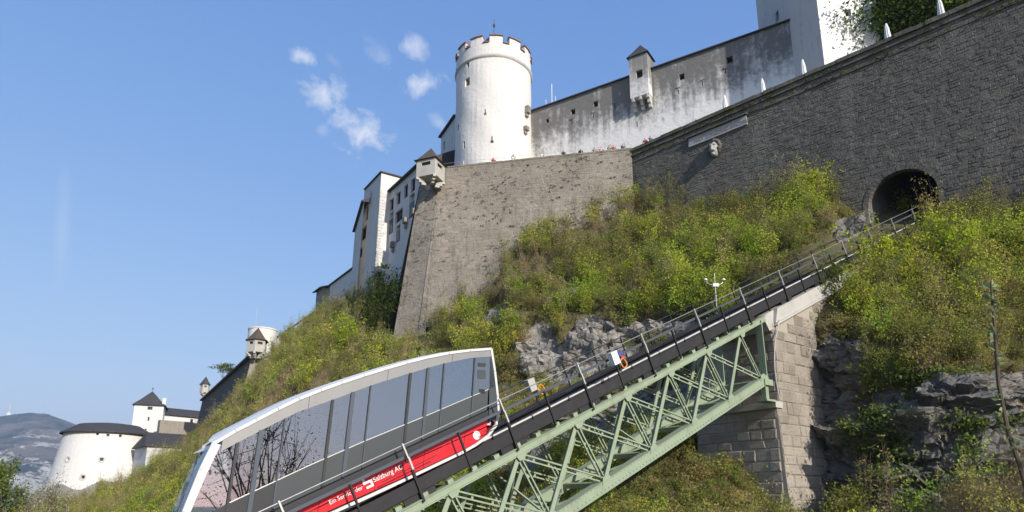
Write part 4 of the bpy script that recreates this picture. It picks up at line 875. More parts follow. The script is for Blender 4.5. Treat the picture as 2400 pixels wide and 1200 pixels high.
# ------------------------------------------------------------------ truss bridge and track
FARW = 2.6
def bridge():
    t = thing('truss_bridge', 'pale green riveted steel truss bridge carrying the inclined track', 'bridge', T(20, 1.4, -5.4))
    TN, BN, PAN = -1.9, -4.65, 3.02
    tops = [4.08 + PAN * k for k in range(-4, 6)]; bots = [13.58 + 3.04 * k for k in range(-7, 3)]
    B = lambda i: bots[i]
    for wi, w in enumerate((.12, FARW)):
        sg = -1 if wi == 0 else 1
        m = MB(); a, b = T(-9, w, TN + .12), T(21.9, w, TN + .12)
        m.bar(a, b, .34, .035, en); m.bar(T(-9, w, TN - .13), T(21.6, w, TN - .13), .34, .035, en)
        for o in (-.09, .09): m.bar(T(-9, w + o, TN), T(21.7, w + o, TN), .02, .25, en)
        m.build('top_chord', M['green'], t)
        m = MB()
        for o in (-.17, .17): m.bar(T(-9, w + o, BN), T(20.1, w + o, BN), .025, .42, en)
        m.bar(T(-9, w, BN + .2), T(20.1, w, BN + .2), .46, .03, en); m.bar(T(-9, w, BN - .2), T(20.1, w, BN - .2), .42, .03, en); m.build('bottom_chord', M['green'], t)
        if wi == 0:
            m = MB(); s = -2.
            while s < 20:
                for nn in (-.13, .15): m.box(T(s, w - .19, BN + nn), es * .05, en * .05, -ew * .02)
                s += .22
            tag(m.build('rivets', M['green'], t), kind='stuff')
        # deck brackets on the chord
        s = -8.
        while s < 21:
            MB().box(T(s, w - .1, TN + .14), es * .22, ew * .2, en * .13).build('bearing_block', M['green'], t); s += PAN / 3
        for i, s in enumerate(tops):
            for kind, off in (('a', -1), ('b', 0), ('c', 1)):
                j = i + off + 1
                bi = [k for k in range(len(bots)) if abs(bots[k] - (s + {'a': -2.62, 'b': .42, 'c': 3.4}[kind])) < .7]
                if not bi: continue
                p = T(s, w, TN - .12); q = T(bots[bi[0]], w, BN + .18); m = MB()
                if kind == 'a': m.bar(p, q, .17, .03, ew, off=(0, -.1)); m.bar(p, q, .03, .16, ew)
                else:
                    for o in (-.075, .075): m.bar(p, q, .035, .08, ew, off=(o, 0)); m.bar(p, q, .055, .02, ew, off=(o * 1.1, -.04))
                    L = np.linalg.norm(q - p); nb = int(L / .7)
                    for k in range(1, nb): c = p + (q - p) * k / nb; dd = (q - p) / L; m.bar(c, c + dd * .09, .17, .015, ew)
                m.build('post' if kind == 'a' else 'diagonal', M['green'], t)
            MB().prism([T(s - .2, w + sg * .185, TN - .1), T(s + .3, w + sg * .185, TN - .1), T(s + .12, w + sg * .185, TN - .3), T(s - .12, w + sg * .185, TN - .3)], ew * sg * .02).build('gusset_plate', M['green'], t)
        for s in bots:
            MB().prism([T(s - .3, w + sg * .19, BN + .1), T(s + .3, w + sg * .19, BN + .1), T(s + .15, w + sg * .19, BN + .36), T(s - .15, w + sg * .19, BN + .36)], ew * sg * .02).build('gusset_plate', M['green'], t)
        m = MB()
        for o in (-.09, .09): m.bar(T(21.2, w + o, TN), T(20., w + o, BN), .06, .18, ew)
        m.build('end_post', M['green'], t)
        e = T(20., w, BN)
        MB().box(e - eh * .35 - ew * .25 - ez * .32, eh * .7, ew * .5, ez * .3).box(e - eh * .15 - ew * .12 - ez * 1.05, eh * .25, ew * .24, ez * .75).box(e - eh * .4 - ew * .3 - ez * 1.12, eh * .8, ew * .6, ez * .1).build('bearing', M['green'], t)
    for s in tops:
        m = MB(); m.bar(T(s, .12, TN - .02), T(s, FARW, TN - .02), .16, .24, en); m.build('cross_beam', M['green'], t)
    for s in bots:
        m = MB(); m.bar(T(s, .12, BN), T(s, FARW, BN), .14, .2, en); m.build('cross_beam', M['green'], t)
    for i in range(len(bots) - 1):
        a, b = (.12, FARW) if i % 2 else (FARW, .12)
        MB().bar(T(bots[i], a, BN - .1), T(bots[i + 1], b, BN - .1), .1, .06, en).build('lateral_brace', M['green'], t)
        MB().bar(T(bots[i], b, BN - .04), T(bots[i + 1], a, BN - .04), .1, .06, en).build('lateral_brace', M['green'], t)
    for i in range(0, len(tops), 2):
        s = tops[i]
        MB().bar(T(s, .2, TN - .2), T(s + .4, FARW, BN + .1), .08, .06, es).build('sway_brace', M['green'], t); MB().bar(T(s + .05, FARW, TN - .2), T(s + .45, .2, BN + .1), .08, .06, es).build('sway_brace', M['green'], t)
bridge()
SA, SB = -13., 74.
def track():
    t = thing('funicular_track', 'black steel track deck with near rail tinted sunlit pale climbing to the tunnel', 'track', T(20, 1.4, -1.9))
    for w, nm in ((.02, 'edge_girder'), (2.92, 'edge_girder')):
        m = MB(); m.bar(T(SA, w, -1.33), T(46, w, -1.33), .05, .4, en); m.bar(T(SA, w + .07, -1.52), T(46, w + .07, -1.52), .2, .03, en); m.build(nm, M['black'], t)
    MB().bar(T(SA, 1.48, -1.56), T(46, 1.48, -1.56), 2.8, .03, en).build('deck_plate', M['black'], t)
    MB().bar(T(SA, 2.65, -1.16), T(46, 2.65, -1.16), .5, .04, en).build('walkway', M['black'], t)
    for w in (.95, 2.05):
        m = MB(); m.bar(T(SA, w, -1.33), T(SB, w, -1.33), .16, .03, en); m.bar(T(SA, w, -1.26), T(SB, w, -1.26), .03, .12, en); r_ = m.build('rail', M['black'], t); MB().bar(T(SA, w, -1.18), T(SB, w, -1.18), .075, .06, en).build('rail_head', M['railhead' if w < 1 else 'black'], r_)  # near head coloured pale as if sunlit, far one left black
    s = SA; me = None
    while s < 46:
        o = MB().box(T(s, .5, -1.52), es * .22, ew * 2.0, en * .17).build('sleeper', M['black'], t) if me is None else None
        if me is None: me = o; m0 = T(s, 0, 0)
        else:
            o = me.copy(); COL.objects.link(o); o.parent = t; o.location = tuple(T(s, 0, 0) - m0)
        s += .72
    for k in range(-3, 9):
        s = k * SP; MB().box(T(s - .6, .06, -1.75), es * 1.2, ew * .05, en * .24).build('hanger_plate', M['black'], t)
    for w in (1.35, 1.65): MB().tube([T(SA, w, -1.25), T(SB, w, -1.25)], .022, 6).build('haul_cable', M['black'], t)
    # ballast bed where the track lies on the slope
    MB().prism([T(21.7, .1, -1.75), T(21.7, 3.0, -1.75), T(21.7, 3.4, -2.6), T(21.7, -.0, -2.6)], es * 25).build('track_bed', M['concrete'], t)
track()
def railing(w, label, near):
    t = thing('railing', label, 'railing', T(20, w, -1.8), 'handrails beside the funicular track')
    sg = -1 if near else 1
    if near:
        MB().tube([T(SA, w, 0), T(46.5, w, 0)], .02, 8).build('handrail', M['handrail'], t)
        MB().bar(T(SA, w + .05, -.37), T(46.5, w + .05, -.37), .04, .1, en).build('mid_rail', M['bluegrey'], t)
        for k in range(-3, 12):
            s = k * SP
            p = MB().bar(T(s, w - .03, -.8), T(s, w - .03, -1.86), .1, .08, es).build('post', M['black'], t)
            m = MB(); m.bar(T(s - .02, w - .035, .06), T(s, w - .035, -.42), .075, .05, es); m.bar(T(s + .015, w - .045, -.4), T(s + .02, w - .045, -.82), .07, .06, es); m.build('post_head', M['galv'], p)
            MB().box(T(s - .07, w - .02, -.5), es * .14, ew * .1, en * .16).build('clamp', M['black'], t)
            s += SP / 2; MB().bar(T(s, w - .02, -.38), T(s, w - .02, -1.7), .07, .06, es).build('mid_post', M['black'], t)
            MB().bar(T(s + SP / 4, w + .06, -.75), T(s + SP * .75, w + .06, -.75), .02, .025, en).build('knee_rail', M['black'], t)
    else:
        MB().tube([T(SA, w, -.12), T(46.5, w, -.12)], .025, 6).build('handrail', M['black'], t); MB().tube([T(SA, w, -.55), T(46.5, w, -.55)], .02, 6).build('mid_rail', M['black'], t)
        for k in range(-3, 12):
            for q in (0, .5): MB().bar(T((k + q) * SP, w, -.1), T((k + q) * SP, w, -1.5), .06, .05, es).build('post', M['black'], t)
railing(0., 'railing with bright galvanised post heads on the sunny near side of the track', True)
railing(2.95, 'plain black railing on the hill side of the track', False)
def cabinet(s, w, label, white):
    t = thing('equipment_box', label, 'box', T(s, w, -.95))
    c = T(s, w, -.62); MB().box(c - es * .2, es * .36, -ew * .24, en * .52).build('cabinet', M['boxwhite' if white else 'concrete'], t)
    MB().bar(T(s + .26, w, -.1), T(s + .26, w, -1.0), .06, .05, es).build('bracket', M['black'], t)
    pts = [T(s + .5 + .16 * math.cos(a), w - .05 + .02 * math.sin(a * 3), -.72 + .2 * math.sin(a)) for a in np.linspace(0, 4 * math.pi * .93, 40)]
    MB().tube(pts, .03, 6).build('hose_coil', M['orange'], t)
    if white:
        MB().box(T(s + .38, w - .08, -.42), es * .2, ew * .12, en * .22).build('lamp_housing', M['blueplastic'], t); MB().box(T(s + .46, w - .08, -.56), es * .17, ew * .12, en * .14).build('lamp_lens', M['redplastic'], t)
cabinet(9.95, -.1, 'white equipment box with orange hose coil fixed to the near railing', True)
cabinet(7.9, 2.85, 'grey equipment box with orange hose coil on the far railing', False)
def mast():
    b = at(1682, 752, 45.); tp = b + ez * 3.3; t = thing('camera_mast', 'slim pale mast with curved lamp arms standing behind the track', 'mast', b)
    MB().tube([b - ez * .6, b + ez * 3.3], .035, 8).build('pole', M['handrail'], t)
    for sg in (-1, 1):
        pts = [b + ez * 2.55 + RV * sg * .1, b + ez * 2.5 + RV * sg * .3, b + ez * 2.62 + RV * sg * .5, b + ez * 2.85 + RV * sg * .6]
        a = MB().tube(pts, .03, 6).build('lamp_arm', M['galv'], t); MB().lathe(pts[-1], [(.02, .1), (.1, .06), (.12, -.04), (.02, -.06)], 10).build('lamp_head', M['boxwhite'], a)
    MB().box(b + ez * 2.35 - RV * .16 - np.array([0, .1, 0]), RV * .4, np.array([0, .25, 0]), ez * .22).build('camera_housing', M['boxwhite'], t)
mast()
# abutment ----------------------------------------------------------------------------
def abutment():
    zl = 5.05; base = P0 * np.array([1, 1, 0]); a0 = 20.72; W = 4.9; zb = -6.
    A = lambda a, w, z: base + eh * a + ew * w + ez * z
    t = thing('stone_abutment', 'tall squared-stone abutment with sunlit flank holding the bridge end', 'abutment', A(a0 + 2, 2, zb))
    bt = .05      # flank batter
    # lower block faces
    vd = ez + ew * bt; nn = np.cross(eh, vd); nn /= np.linalg.norm(nn); nn = nn if nn @ -ew > 0 else -nn
    ztop = lambda a: P0[2] + (a) * .469 - 2.55
    o = A(a0, 0, zl) - vd * (zl - zb)
    # core
    zt2 = ztop(a0 + .35) - .02; m = MB()
    m.add([A(a0, 0, zl) - vd * (zl - zb), A(a0 + 6.5, 0, zl) - vd * (zl - zb), A(a0 + 6.5, 0, zl), A(a0, 0, zl)], [(0, 1, 2, 3)]); m.add([A(a0 + .35, 0, zl), A(a0 + 6.5, 0, zl), A(a0 + 6.5, 0, ztop(a0 + 6.5)), A(a0 + .35, 0, zt2)], [(0, 1, 2, 3)])
    m.add([A(a0, 0, zl) - vd * (zl - zb), A(a0, 0, zl), A(a0, W, zl), A(a0, W, zb)], [(0, 1, 2, 3)]); m.add([A(a0, 0, zl), A(a0 + .5, 0, zl), A(a0 + .5, W, zl), A(a0, W, zl)], [(0, 1, 2, 3)])
    m.add([A(a0 + .35, 0, zl), A(a0 + .35, 0, zt2), A(a0 + .35, W, zt2), A(a0 + .35, W, zl)], [(0, 1, 2, 3)]); m.add([A(a0, W, zb), A(a0, W, zl), A(a0 + 6, W, zt2), A(a0 + 6, W, zb)], [(0, 1, 2, 3)])
    m.build('core', M['abutmortar'], t)
    st = courses(0, 6.3, 0, zl - zb, .5, .5, 1.25, .012)
    lay(st, o, eh, vd, nn, .055, M['abut'], t, 999, pj=.6)
    st = [q for q in courses(.35, 6.3, 0, ztop(a0 + 6.3) - zl, .5, .5, 1.25, .012) if q[3] < ztop(a0 + q[0]) - zl - .02]
    lay(st, A(a0, 0, zl), eh, ez, -ew, .05, M['abut'], t, 999, pj=.6)
    st = courses(-W, .0, 0, zl - zb, .52, .6, 1.4, .012); lay(st, A(a0, 0, zb) - ew * (bt * (zl - zb)) * 0, -ew, ez, -eh, .05, M['abut'], t, 999, pj=.6)
    st = courses(-W, .0, 0, zt2 - zl, .5, .6, 1.3, .012); lay(st, A(a0 + .35, 0, zl), -ew, ez, -eh, .05, M['abut'], t, 999, pj=.6)
    m = MB(); m.box(A(a0 - .22, -.12, zl - .35), eh * .62, ew * (W + .1), ez * .33); m.build('bearing_ledge', M['concrete'], t)
    # pale concrete coping under the track
    s0 = (a0 + .2) / eh.dot(es) ; m = MB(); m.prism([T(22.9, -.12, -1.72), T(31, -.12, -1.72), T(31, -.12, -2.35), T(22.3, -.12, -2.35)], ew * 3.2); m.build('coping', M['concrete'], t)
    m = MB(); m.prism([T(22.4, -.22, -2.35), T(31, -.22, -2.35), T(31, -.22, -2.47), T(22.2, -.22, -2.47)], ew * .4); m.build('drip_mould', M['concrete'], t)
    pts = [T(22.6, -.2, -2.3) - ez * 0] + [A(a0 + .2 - .25 * math.sin(k / 6 * math.pi), -.16 + .05 * k / 6, 8.2 - k * .52) for k in range(7)]
    MB().tube(pts, .035, 6).build('drain_pipe', M['concrete'], t)
abutment()
# things on the rampart ---------------------------------------------------------------
def text_mesh(body, size, ext=.004):
    c = bpy.data.curves.new('lettering', 'FONT'); c.body = body; c.size = size; c.extrude = ext; c.align_x = 'LEFT'
    o = bpy.data.objects.new('lettering', c); COL.objects.link(o); bpy.context.view_layer.update()
    me = bpy.data.meshes.new_from_object(o.evaluated_get(bpy.context.evaluated_depsgraph_get())); bpy.data.objects.remove(o); bpy.data.curves.remove(c); return me
def place(name, me, mat, parent, o, x, y, z):
    me.materials.clear(); me.materials.append(mat); ob = bpy.data.objects.new(name, me); COL.objects.link(ob); ob.parent = parent; t = np.asarray(o) - org(parent)
    ob.matrix_basis = Matrix(((x[0], y[0], z[0], t[0]), (x[1], y[1], z[1], t[1]), (x[2], y[2], z[2], t[2]), (0, 0, 0, 1))); return ob
rupn = rup / np.linalg.norm(rup)
def rp(px, py): p = onplane(px, py, Q0, rn); return float((p - Q0) @ rd), float((p - Q0)[2])
def plaque():
    u0, v0 = rp(1616, 340); u1, v1 = rp(1752, 285); H = .95; v0 = (v0 + v1) / 2 - .35; f = lambda u, v, d=0: Q0 + rd * u + rup * v + rn * d
    t = thing('inscribed_plaque', 'long pale marble inscription slab set high in the dark rampart', 'plaque', f(u0, v0, .1)); k = 4; L = u1 - u0
    for i in range(k):
        a = u0 + L * i / k; MB().box(f(a + .008, v0, -.05), rd * (L / k - .016), rup * (H + random.uniform(-.02, .02)), rn * (.24 + random.uniform(-.015, .015))).build('slab', M['marble'], t)
    MB().box(f(u0 - .1, v0 + H + .03, -.05), rd * (L + .2), rup * .16, rn * .45).build('hood_mould', M['rampart'], t)
    place('lettering', text_mesh('MAT  LONGENS ARCHIEPS', .52), M['letter'], t, f(u0 + L * .1, v0 + .2, .212), rd, rupn, rn)
def lion_mask():
    u, v = rp(1678, 352); f = lambda a, b, d=0: Q0 + rd * (u + a) + rup * (v + b) + rn * d
    t = thing('carved_lion_mask', 'carved pale stone face with curly mane projecting from the dark rampart', 'sculpture', f(0, -.9, .1))
    def blob(a, b, d, ra, rb, rd_, n=10, wob=0.):
        m = MB(); vs = []; fs = []
        for i in range(n + 1):
            th = math.pi * i / n
            for k in range(2 * n):
                ph = math.pi * k / n; w = 1 + wob * math.sin(ph * 5 + th * 4); vs.append(f(a + ra * w * math.sin(th) * math.cos(ph), b + rb * w * math.cos(th), d + rd_ * w * math.sin(th) * math.sin(ph)))
        for i in range(n):
            for k in range(2 * n): fs.append((i * 2 * n + k, (i + 1) * 2 * n + k, (i + 1) * 2 * n + (k + 1) % (2 * n), i * 2 * n + (k + 1) % (2 * n)))
        return m.add(vs, fs)
    blob(0, -.05, .3, .42, .78, .5).build('head', M['marble'], t, True)
    m = MB()
    for k in range(15):
        a = -math.pi * .25 + math.pi * 1.5 * k / 14; b = blob(.5 * math.cos(a), .2 + .68 * math.sin(a), .2 + .1 * math.sin(k * 2.1), .2, .22, .28, 6, .15); m.add(b.v, b.f)
    m.build('mane', M['rampart'], t, True)
    h = MB()
    for b in (blob(0, -.22, .75, .15, .25, .25, 7), blob(0, .02, .74, .1, .28, .2, 6), blob(-.18, .25, .64, .17, .08, .18, 6), blob(.18, .25, .64, .17, .08, .18, 6), blob(-.14, -.36, .68, .15, .12, .2, 6), blob(.14, -.36, .68, .15, .12, .2, 6), blob(0, -.66, .58, .18, .16, .2, 6)): h.add(b.v, b.f)
    h.build('face', M['marble'], t, True)
    for sg in (-1, 1): blob(sg * .17, .12, .66, .075, .055, .07, 5).build('eye', M['letter'], t, True)
plaque(); lion_mask()
def antenna():
    b = E0 + cd * 2.2 - cn * 1.6; b[2] = CZ + .8; t = thing('antenna_cluster', 'thin white antennas with red base unit on the curtain wall roof', 'antenna', b)
    MB().tube([b - ez * .8, b + ez * 3.4], .05, 6).build('rod', M['boxwhite'], t); MB().lathe(b, [(.3, -.6), (.3, .5), (.05, .55)], 10).build('base_unit', M['redplastic'], t)
    for a in (-.9, .5): MB().tube([b + cd * a - ez * .6, b + cd * a + ez * 1.4], .035, 5).build('rod', M['boxwhite'], t)
antenna()
def terr_u(px, setback=1.2):   # point on the terrace behind the parapet at this bearing
    top = RTOP; p = onz(px, 0, 1.); r = ray(px, 300); A = C1 if px > 1480 else C2; d_ = rd if px > 1480 else (C1 - C2) / np.linalg.norm(C1 - C2); nn = np.array([d_[1], -d_[0], 0]); nn = nn if nn @ A > 0 else -nn
    # iterate: same image column
    u = 0.
    for _ in range(60):
        q = A + d_ * u + nn * setback; z = q @ FV; x = CX + FPX * q[0] / z; u += (px - x) * z / FPX * .8
    q[2] = TZ; return q
def parasol(px, top_py, label):
    b = terr_u(px, 1.5); z = b @ FV; ztop = None
    hh = 2.4
    for _ in range(30):
        q = b + ez * hh; y = CY - FPX * (q @ UV) / (q @ FV); hh += (y - top_py) * (q @ FV) / FPX * .9
    t = thing('folded_parasol', label, 'parasol', b, 'folded white parasols along the rampart terrace')
    MB().tube([b, b + ez * hh], .04, 8).build('pole', M['wood'], t); MB().lathe(b, [(.4, 0), (.4, .08), (.08, .12)], 12).build('foot', M['concrete'], t)
    MB().lathe(b, [(.16, .55), (.34, .75), (.3, 1.0), (.22, hh * .62), (.17, hh * .82), (.07, hh * .97), (.01, hh)], 32, rfun=lambda a, z: 1 + .2 * math.cos(8 * a + z * .4)).build('canopy', M['canvas'], t, True)
parasol(1702, 222, 'folded white parasol against the stained curtain wall, well clear of the keep shadow'); parasol(1791, 183, 'folded white parasol standing before the shaded strip of the curtain wall'); parasol(1887, 138, 'folded white parasol in front of the shaded face of the keep')
parasol(2085, 54, 'folded white parasol under the leafy terrace tree beside its trunk'); parasol(2211, -6, 'folded white parasol farthest along the terrace beyond the tree trunk')
def wire():
    t = thing('parapet_wire', 'thin metal safety rail along the parapet in front of the white tower', 'railing', C2 + ez * .2)
    A = C1 + np.array([0, .3, 0]); B = C2 + np.array([0, .3, 0]); m = MB(); m.tube([A + ez * .75, B + ez * .75], .014, 5); m.build('wire', M['galv'], t)
    for k in range(9): p = A + (B - A) * k / 8; MB().tube([p + ez * .0, p + ez * .8], .02, 5).build('stanchion', M['galv'], t)
wire()
# ------------------------------------------------------------------ people
_pm = {}
def person_mesh(pose):
    if pose in _pm: return _pm[pose]
    J = {'pel': (0, 0, .95, .15), 'waist': (0, -.01, 1.1, .135), 'chest': (0, 0, 1.3, .16), 'neck': (0, .01, 1.47, .06), 'chin': (0, -.02, 1.54, .07), 'head': (0, -.02, 1.63, .1), 'top': (0, -.01, 1.7, .075)}
    E = [('pel', 'waist'), ('waist', 'chest'), ('chest', 'neck'), ('neck', 'chin'), ('chin', 'head'), ('head', 'top')]
    for s, n in ((-1, 'l'), (1, 'r')):
        J['sh' + n] = (s * .18, 0, 1.4, .07)
        if pose == 'lean': e, h = (s * .3, -.14, 1.18), (s * .16, -.4, 1.12)
        elif pose == 'photo': e, h = (s * .27, -.2, 1.28), (s * .07, -.36, 1.52)
        else: e, h = (s * .27, .02, 1.13), (s * .26, -.08, .88)
        J['el' + n] = (*e, .047); J['ha' + n] = (*h, .034); v = np.array(h) - np.array(e); v /= np.linalg.norm(v); J['pa' + n] = (*(np.array(h) + v * .07), .04)
        E += [('chest', 'sh' + n), ('sh' + n, 'el' + n), ('el' + n, 'ha' + n), ('ha' + n, 'pa' + n)]
        for k in range(5):
            q = np.array(h) + v * (.09 if k else .04) + np.array([(k - 2) * .016 if k else -s * .045, 0, 0]); tip = q + v * (.05, .07, .08, .075, .06)[k] + np.array([0, -.01, -.015]); J['f%d%s' % (k, n)] = (*tip, .011); E.append(('pa' + n, 'f%d%s' % (k, n)))
        J['hip' + n] = (s * .1, 0, .9, .1); J['kn' + n] = (s * .11, -.02, .5, .062); J['an' + n] = (s * .11, .02, .09, .042); J['to' + n] = (s * .13, -.15, .04, .04)
        E += [('pel', 'hip' + n), ('hip' + n, 'kn' + n), ('kn' + n, 'an' + n), ('an' + n, 'to' + n)]
    ks = list(J); me = bpy.data.meshes.new('person'); me.from_pydata([J[k][:3] for k in ks], [(ks.index(a), ks.index(b)) for a, b in E], [])
    o = bpy.data.objects.new('person', me); COL.objects.link(o); md = o.modifiers.new('skin', 'SKIN'); sv = me.skin_vertices[0].data
    for i, k in enumerate(ks): sv[i].radius = (J[k][3], J[k][3] * (.8 if k in ('chest', 'waist', 'pel') else 1))
    sv[0].use_root = True; ss = o.modifiers.new('sub', 'SUBSURF'); ss.levels = 1; ss.render_levels = 1; bpy.context.view_layer.update()
    m2 = bpy.data.meshes.new_from_object(o.evaluated_get(bpy.context.evaluated_depsgraph_get())); bpy.data.objects.remove(o)
    m2.materials.clear()
    for k in ('skin', 'shirtblack', 'jeans', 'hairdark', 'shoe'): m2.materials.append(M[k])
    for p in m2.polygons:
        c = p.center; p.use_smooth = True
        if c.z > 1.66 or (c.z > 1.55 and c.y > .02): i = 3
        elif c.z > 1.47: i = 0
        elif abs(c.x) > .2 and (c.y < -.2 or c.z < 1.1) and c.z > .7: i = 0
        elif pose != 'stand' and c.y < -.22 and c.z > 1.0: i = 0
        elif c.z > .93: i = 1
        elif c.z > .1: i = 2
        else: i = 4
        p.material_index = i
    _pm[pose] = m2; return m2
def person(loc, pose, rz, shirt, trousers, hair, label, group=None):
    me = person_mesh(pose); o = bpy.data.objects.new('person', me); COL.objects.link(o); o.location = tuple(loc); o.rotation_euler = (0, 0, rz); tag(o, label, 'person', group)
    for i, k in ((1, shirt), (2, trousers), (3, hair)): o.material_slots[i].link = 'OBJECT'; o.material_slots[i].material = M[k]
    return o
GP = 'visitors at the terrace parapet'
for px, pose, sh, tr, ha, lab in ((1156, 'lean', 'shirtred', 'jeans', 'hairdark', 'person in dark red top leaning on the parapet below the round tower'), (1203, 'photo', 'shirtwhite', 'khaki', 'hairfair', 'fair-haired person in white raising hands at the parapet'),
        (1270, 'photo', 'shirtwhite', 'jeans', 'hairdark', 'dark-haired person in white holding a camera at the parapet'), (1321, 'lean', 'shirtblack', 'jeans', 'hairdark', 'person in black with elbows out at the parapet where the curtain wall begins'), (1361, 'stand', 'shirtblack', 'jeans', 'hairdark', 'person in black standing upright at the parapet'),
        (1394, 'lean', 'shirtgrey', 'jeans', 'hairfair', 'fair-haired person in grey at the parapet'), (1408, 'lean', 'shirtpink', 'khaki', 'hairdark', 'person in pink top leaning on the parapet'), (1428, 'photo', 'shirtgrey', 'khaki', 'hairdark', 'dark-haired person in grey raising a camera at the parapet'), (1438, 'lean', 'shirtred', 'jeans', 'hairfair', 'fair-haired person in red at the parapet'),
        (1460, 'photo', 'shirtblue', 'jeans', 'hairdark', 'person in blue bending at the bastion corner'), (1513, 'stand', 'shirtred', 'jeans', 'hairdark', 'person in red behind the edge of the dark rampart'), (1525, 'lean', 'shirtblue', 'khaki', 'hairdark', 'person in blue leaning on the edge of the dark rampart')):
    p = terr_u(px, .82) + ez * .48; person(p, pose, R_(random.uniform(-25, 25)), sh, tr, ha, lab, GP)
# ------------------------------------------------------------------ funicular car
W0, W1 = .42, 2.62
def Cc(a, z, w): return P0 + eh * a + ew * w + ez * z
def itp(pts): xs = [p[0] for p in pts]; ys = [p[1] for p in pts]; return lambda a: float(np.interp(a, xs, ys)) if xs[0] <= a <= xs[-1] else (ys[0] + (a - xs[0]) * (ys[1] - ys[0]) / (xs[1] - xs[0]) if a < xs[0] else ys[-1] + (a - xs[-1]) * (ys[-1] - ys[-2]) / (xs[-1] - xs[-2]))
ROOF = [(-5.4, -.2), (-4.87, .17), (-4.34, .5), (-3.77, .86), (-3.19, 1.2), (-2.55, 1.52), (-1.92, 1.81), (-1.2, 2.12), (-.52, 2.4), (.25, 2.7), (1.01, 2.97), (1.85, 3.23), (2.7, 3.44), (3.61, 3.62)]
zt = itp(ROOF); zf = itp([(-5.28, -.45), (-4.2, .22), (-3.19, .82), (-2.16, 1.27), (-.9, 1.85), (.42, 2.38), (1.6, 2.83), (2.71, 3.17), (3.6, 3.34)])
zp = itp([(-6, -2.3), (-4.86, -1.73), (-2.77, -.69), (-1.06, .11), (1, 1.02), (2.73, 1.81), (3.74, 2.25)])
zs = itp([(-6, -3.0), (-4.02, -2.1), (-2.37, -1.33), (1.02, .32), (3.81, 1.55)]); zr = itp([(-6, -3.3), (-2.99, -1.88), (-1.47, -1.14), (.49, -.18), (3.83, 1.28)])
zb = itp([(-6, -3.85), (-2.6, -2.22), (-1.03, -1.55), (.38, -.96), (2.42, -.07), (3.0, .22), (3.45, .55), (3.75, .87), (3.84, 1.1)])
LEAN = .065
def edge(at_, curve):
    z = zf(at_)
    for _ in range(6): a = at_ - LEAN * (zf(at_) - z); z = curve(a)
    return a, z
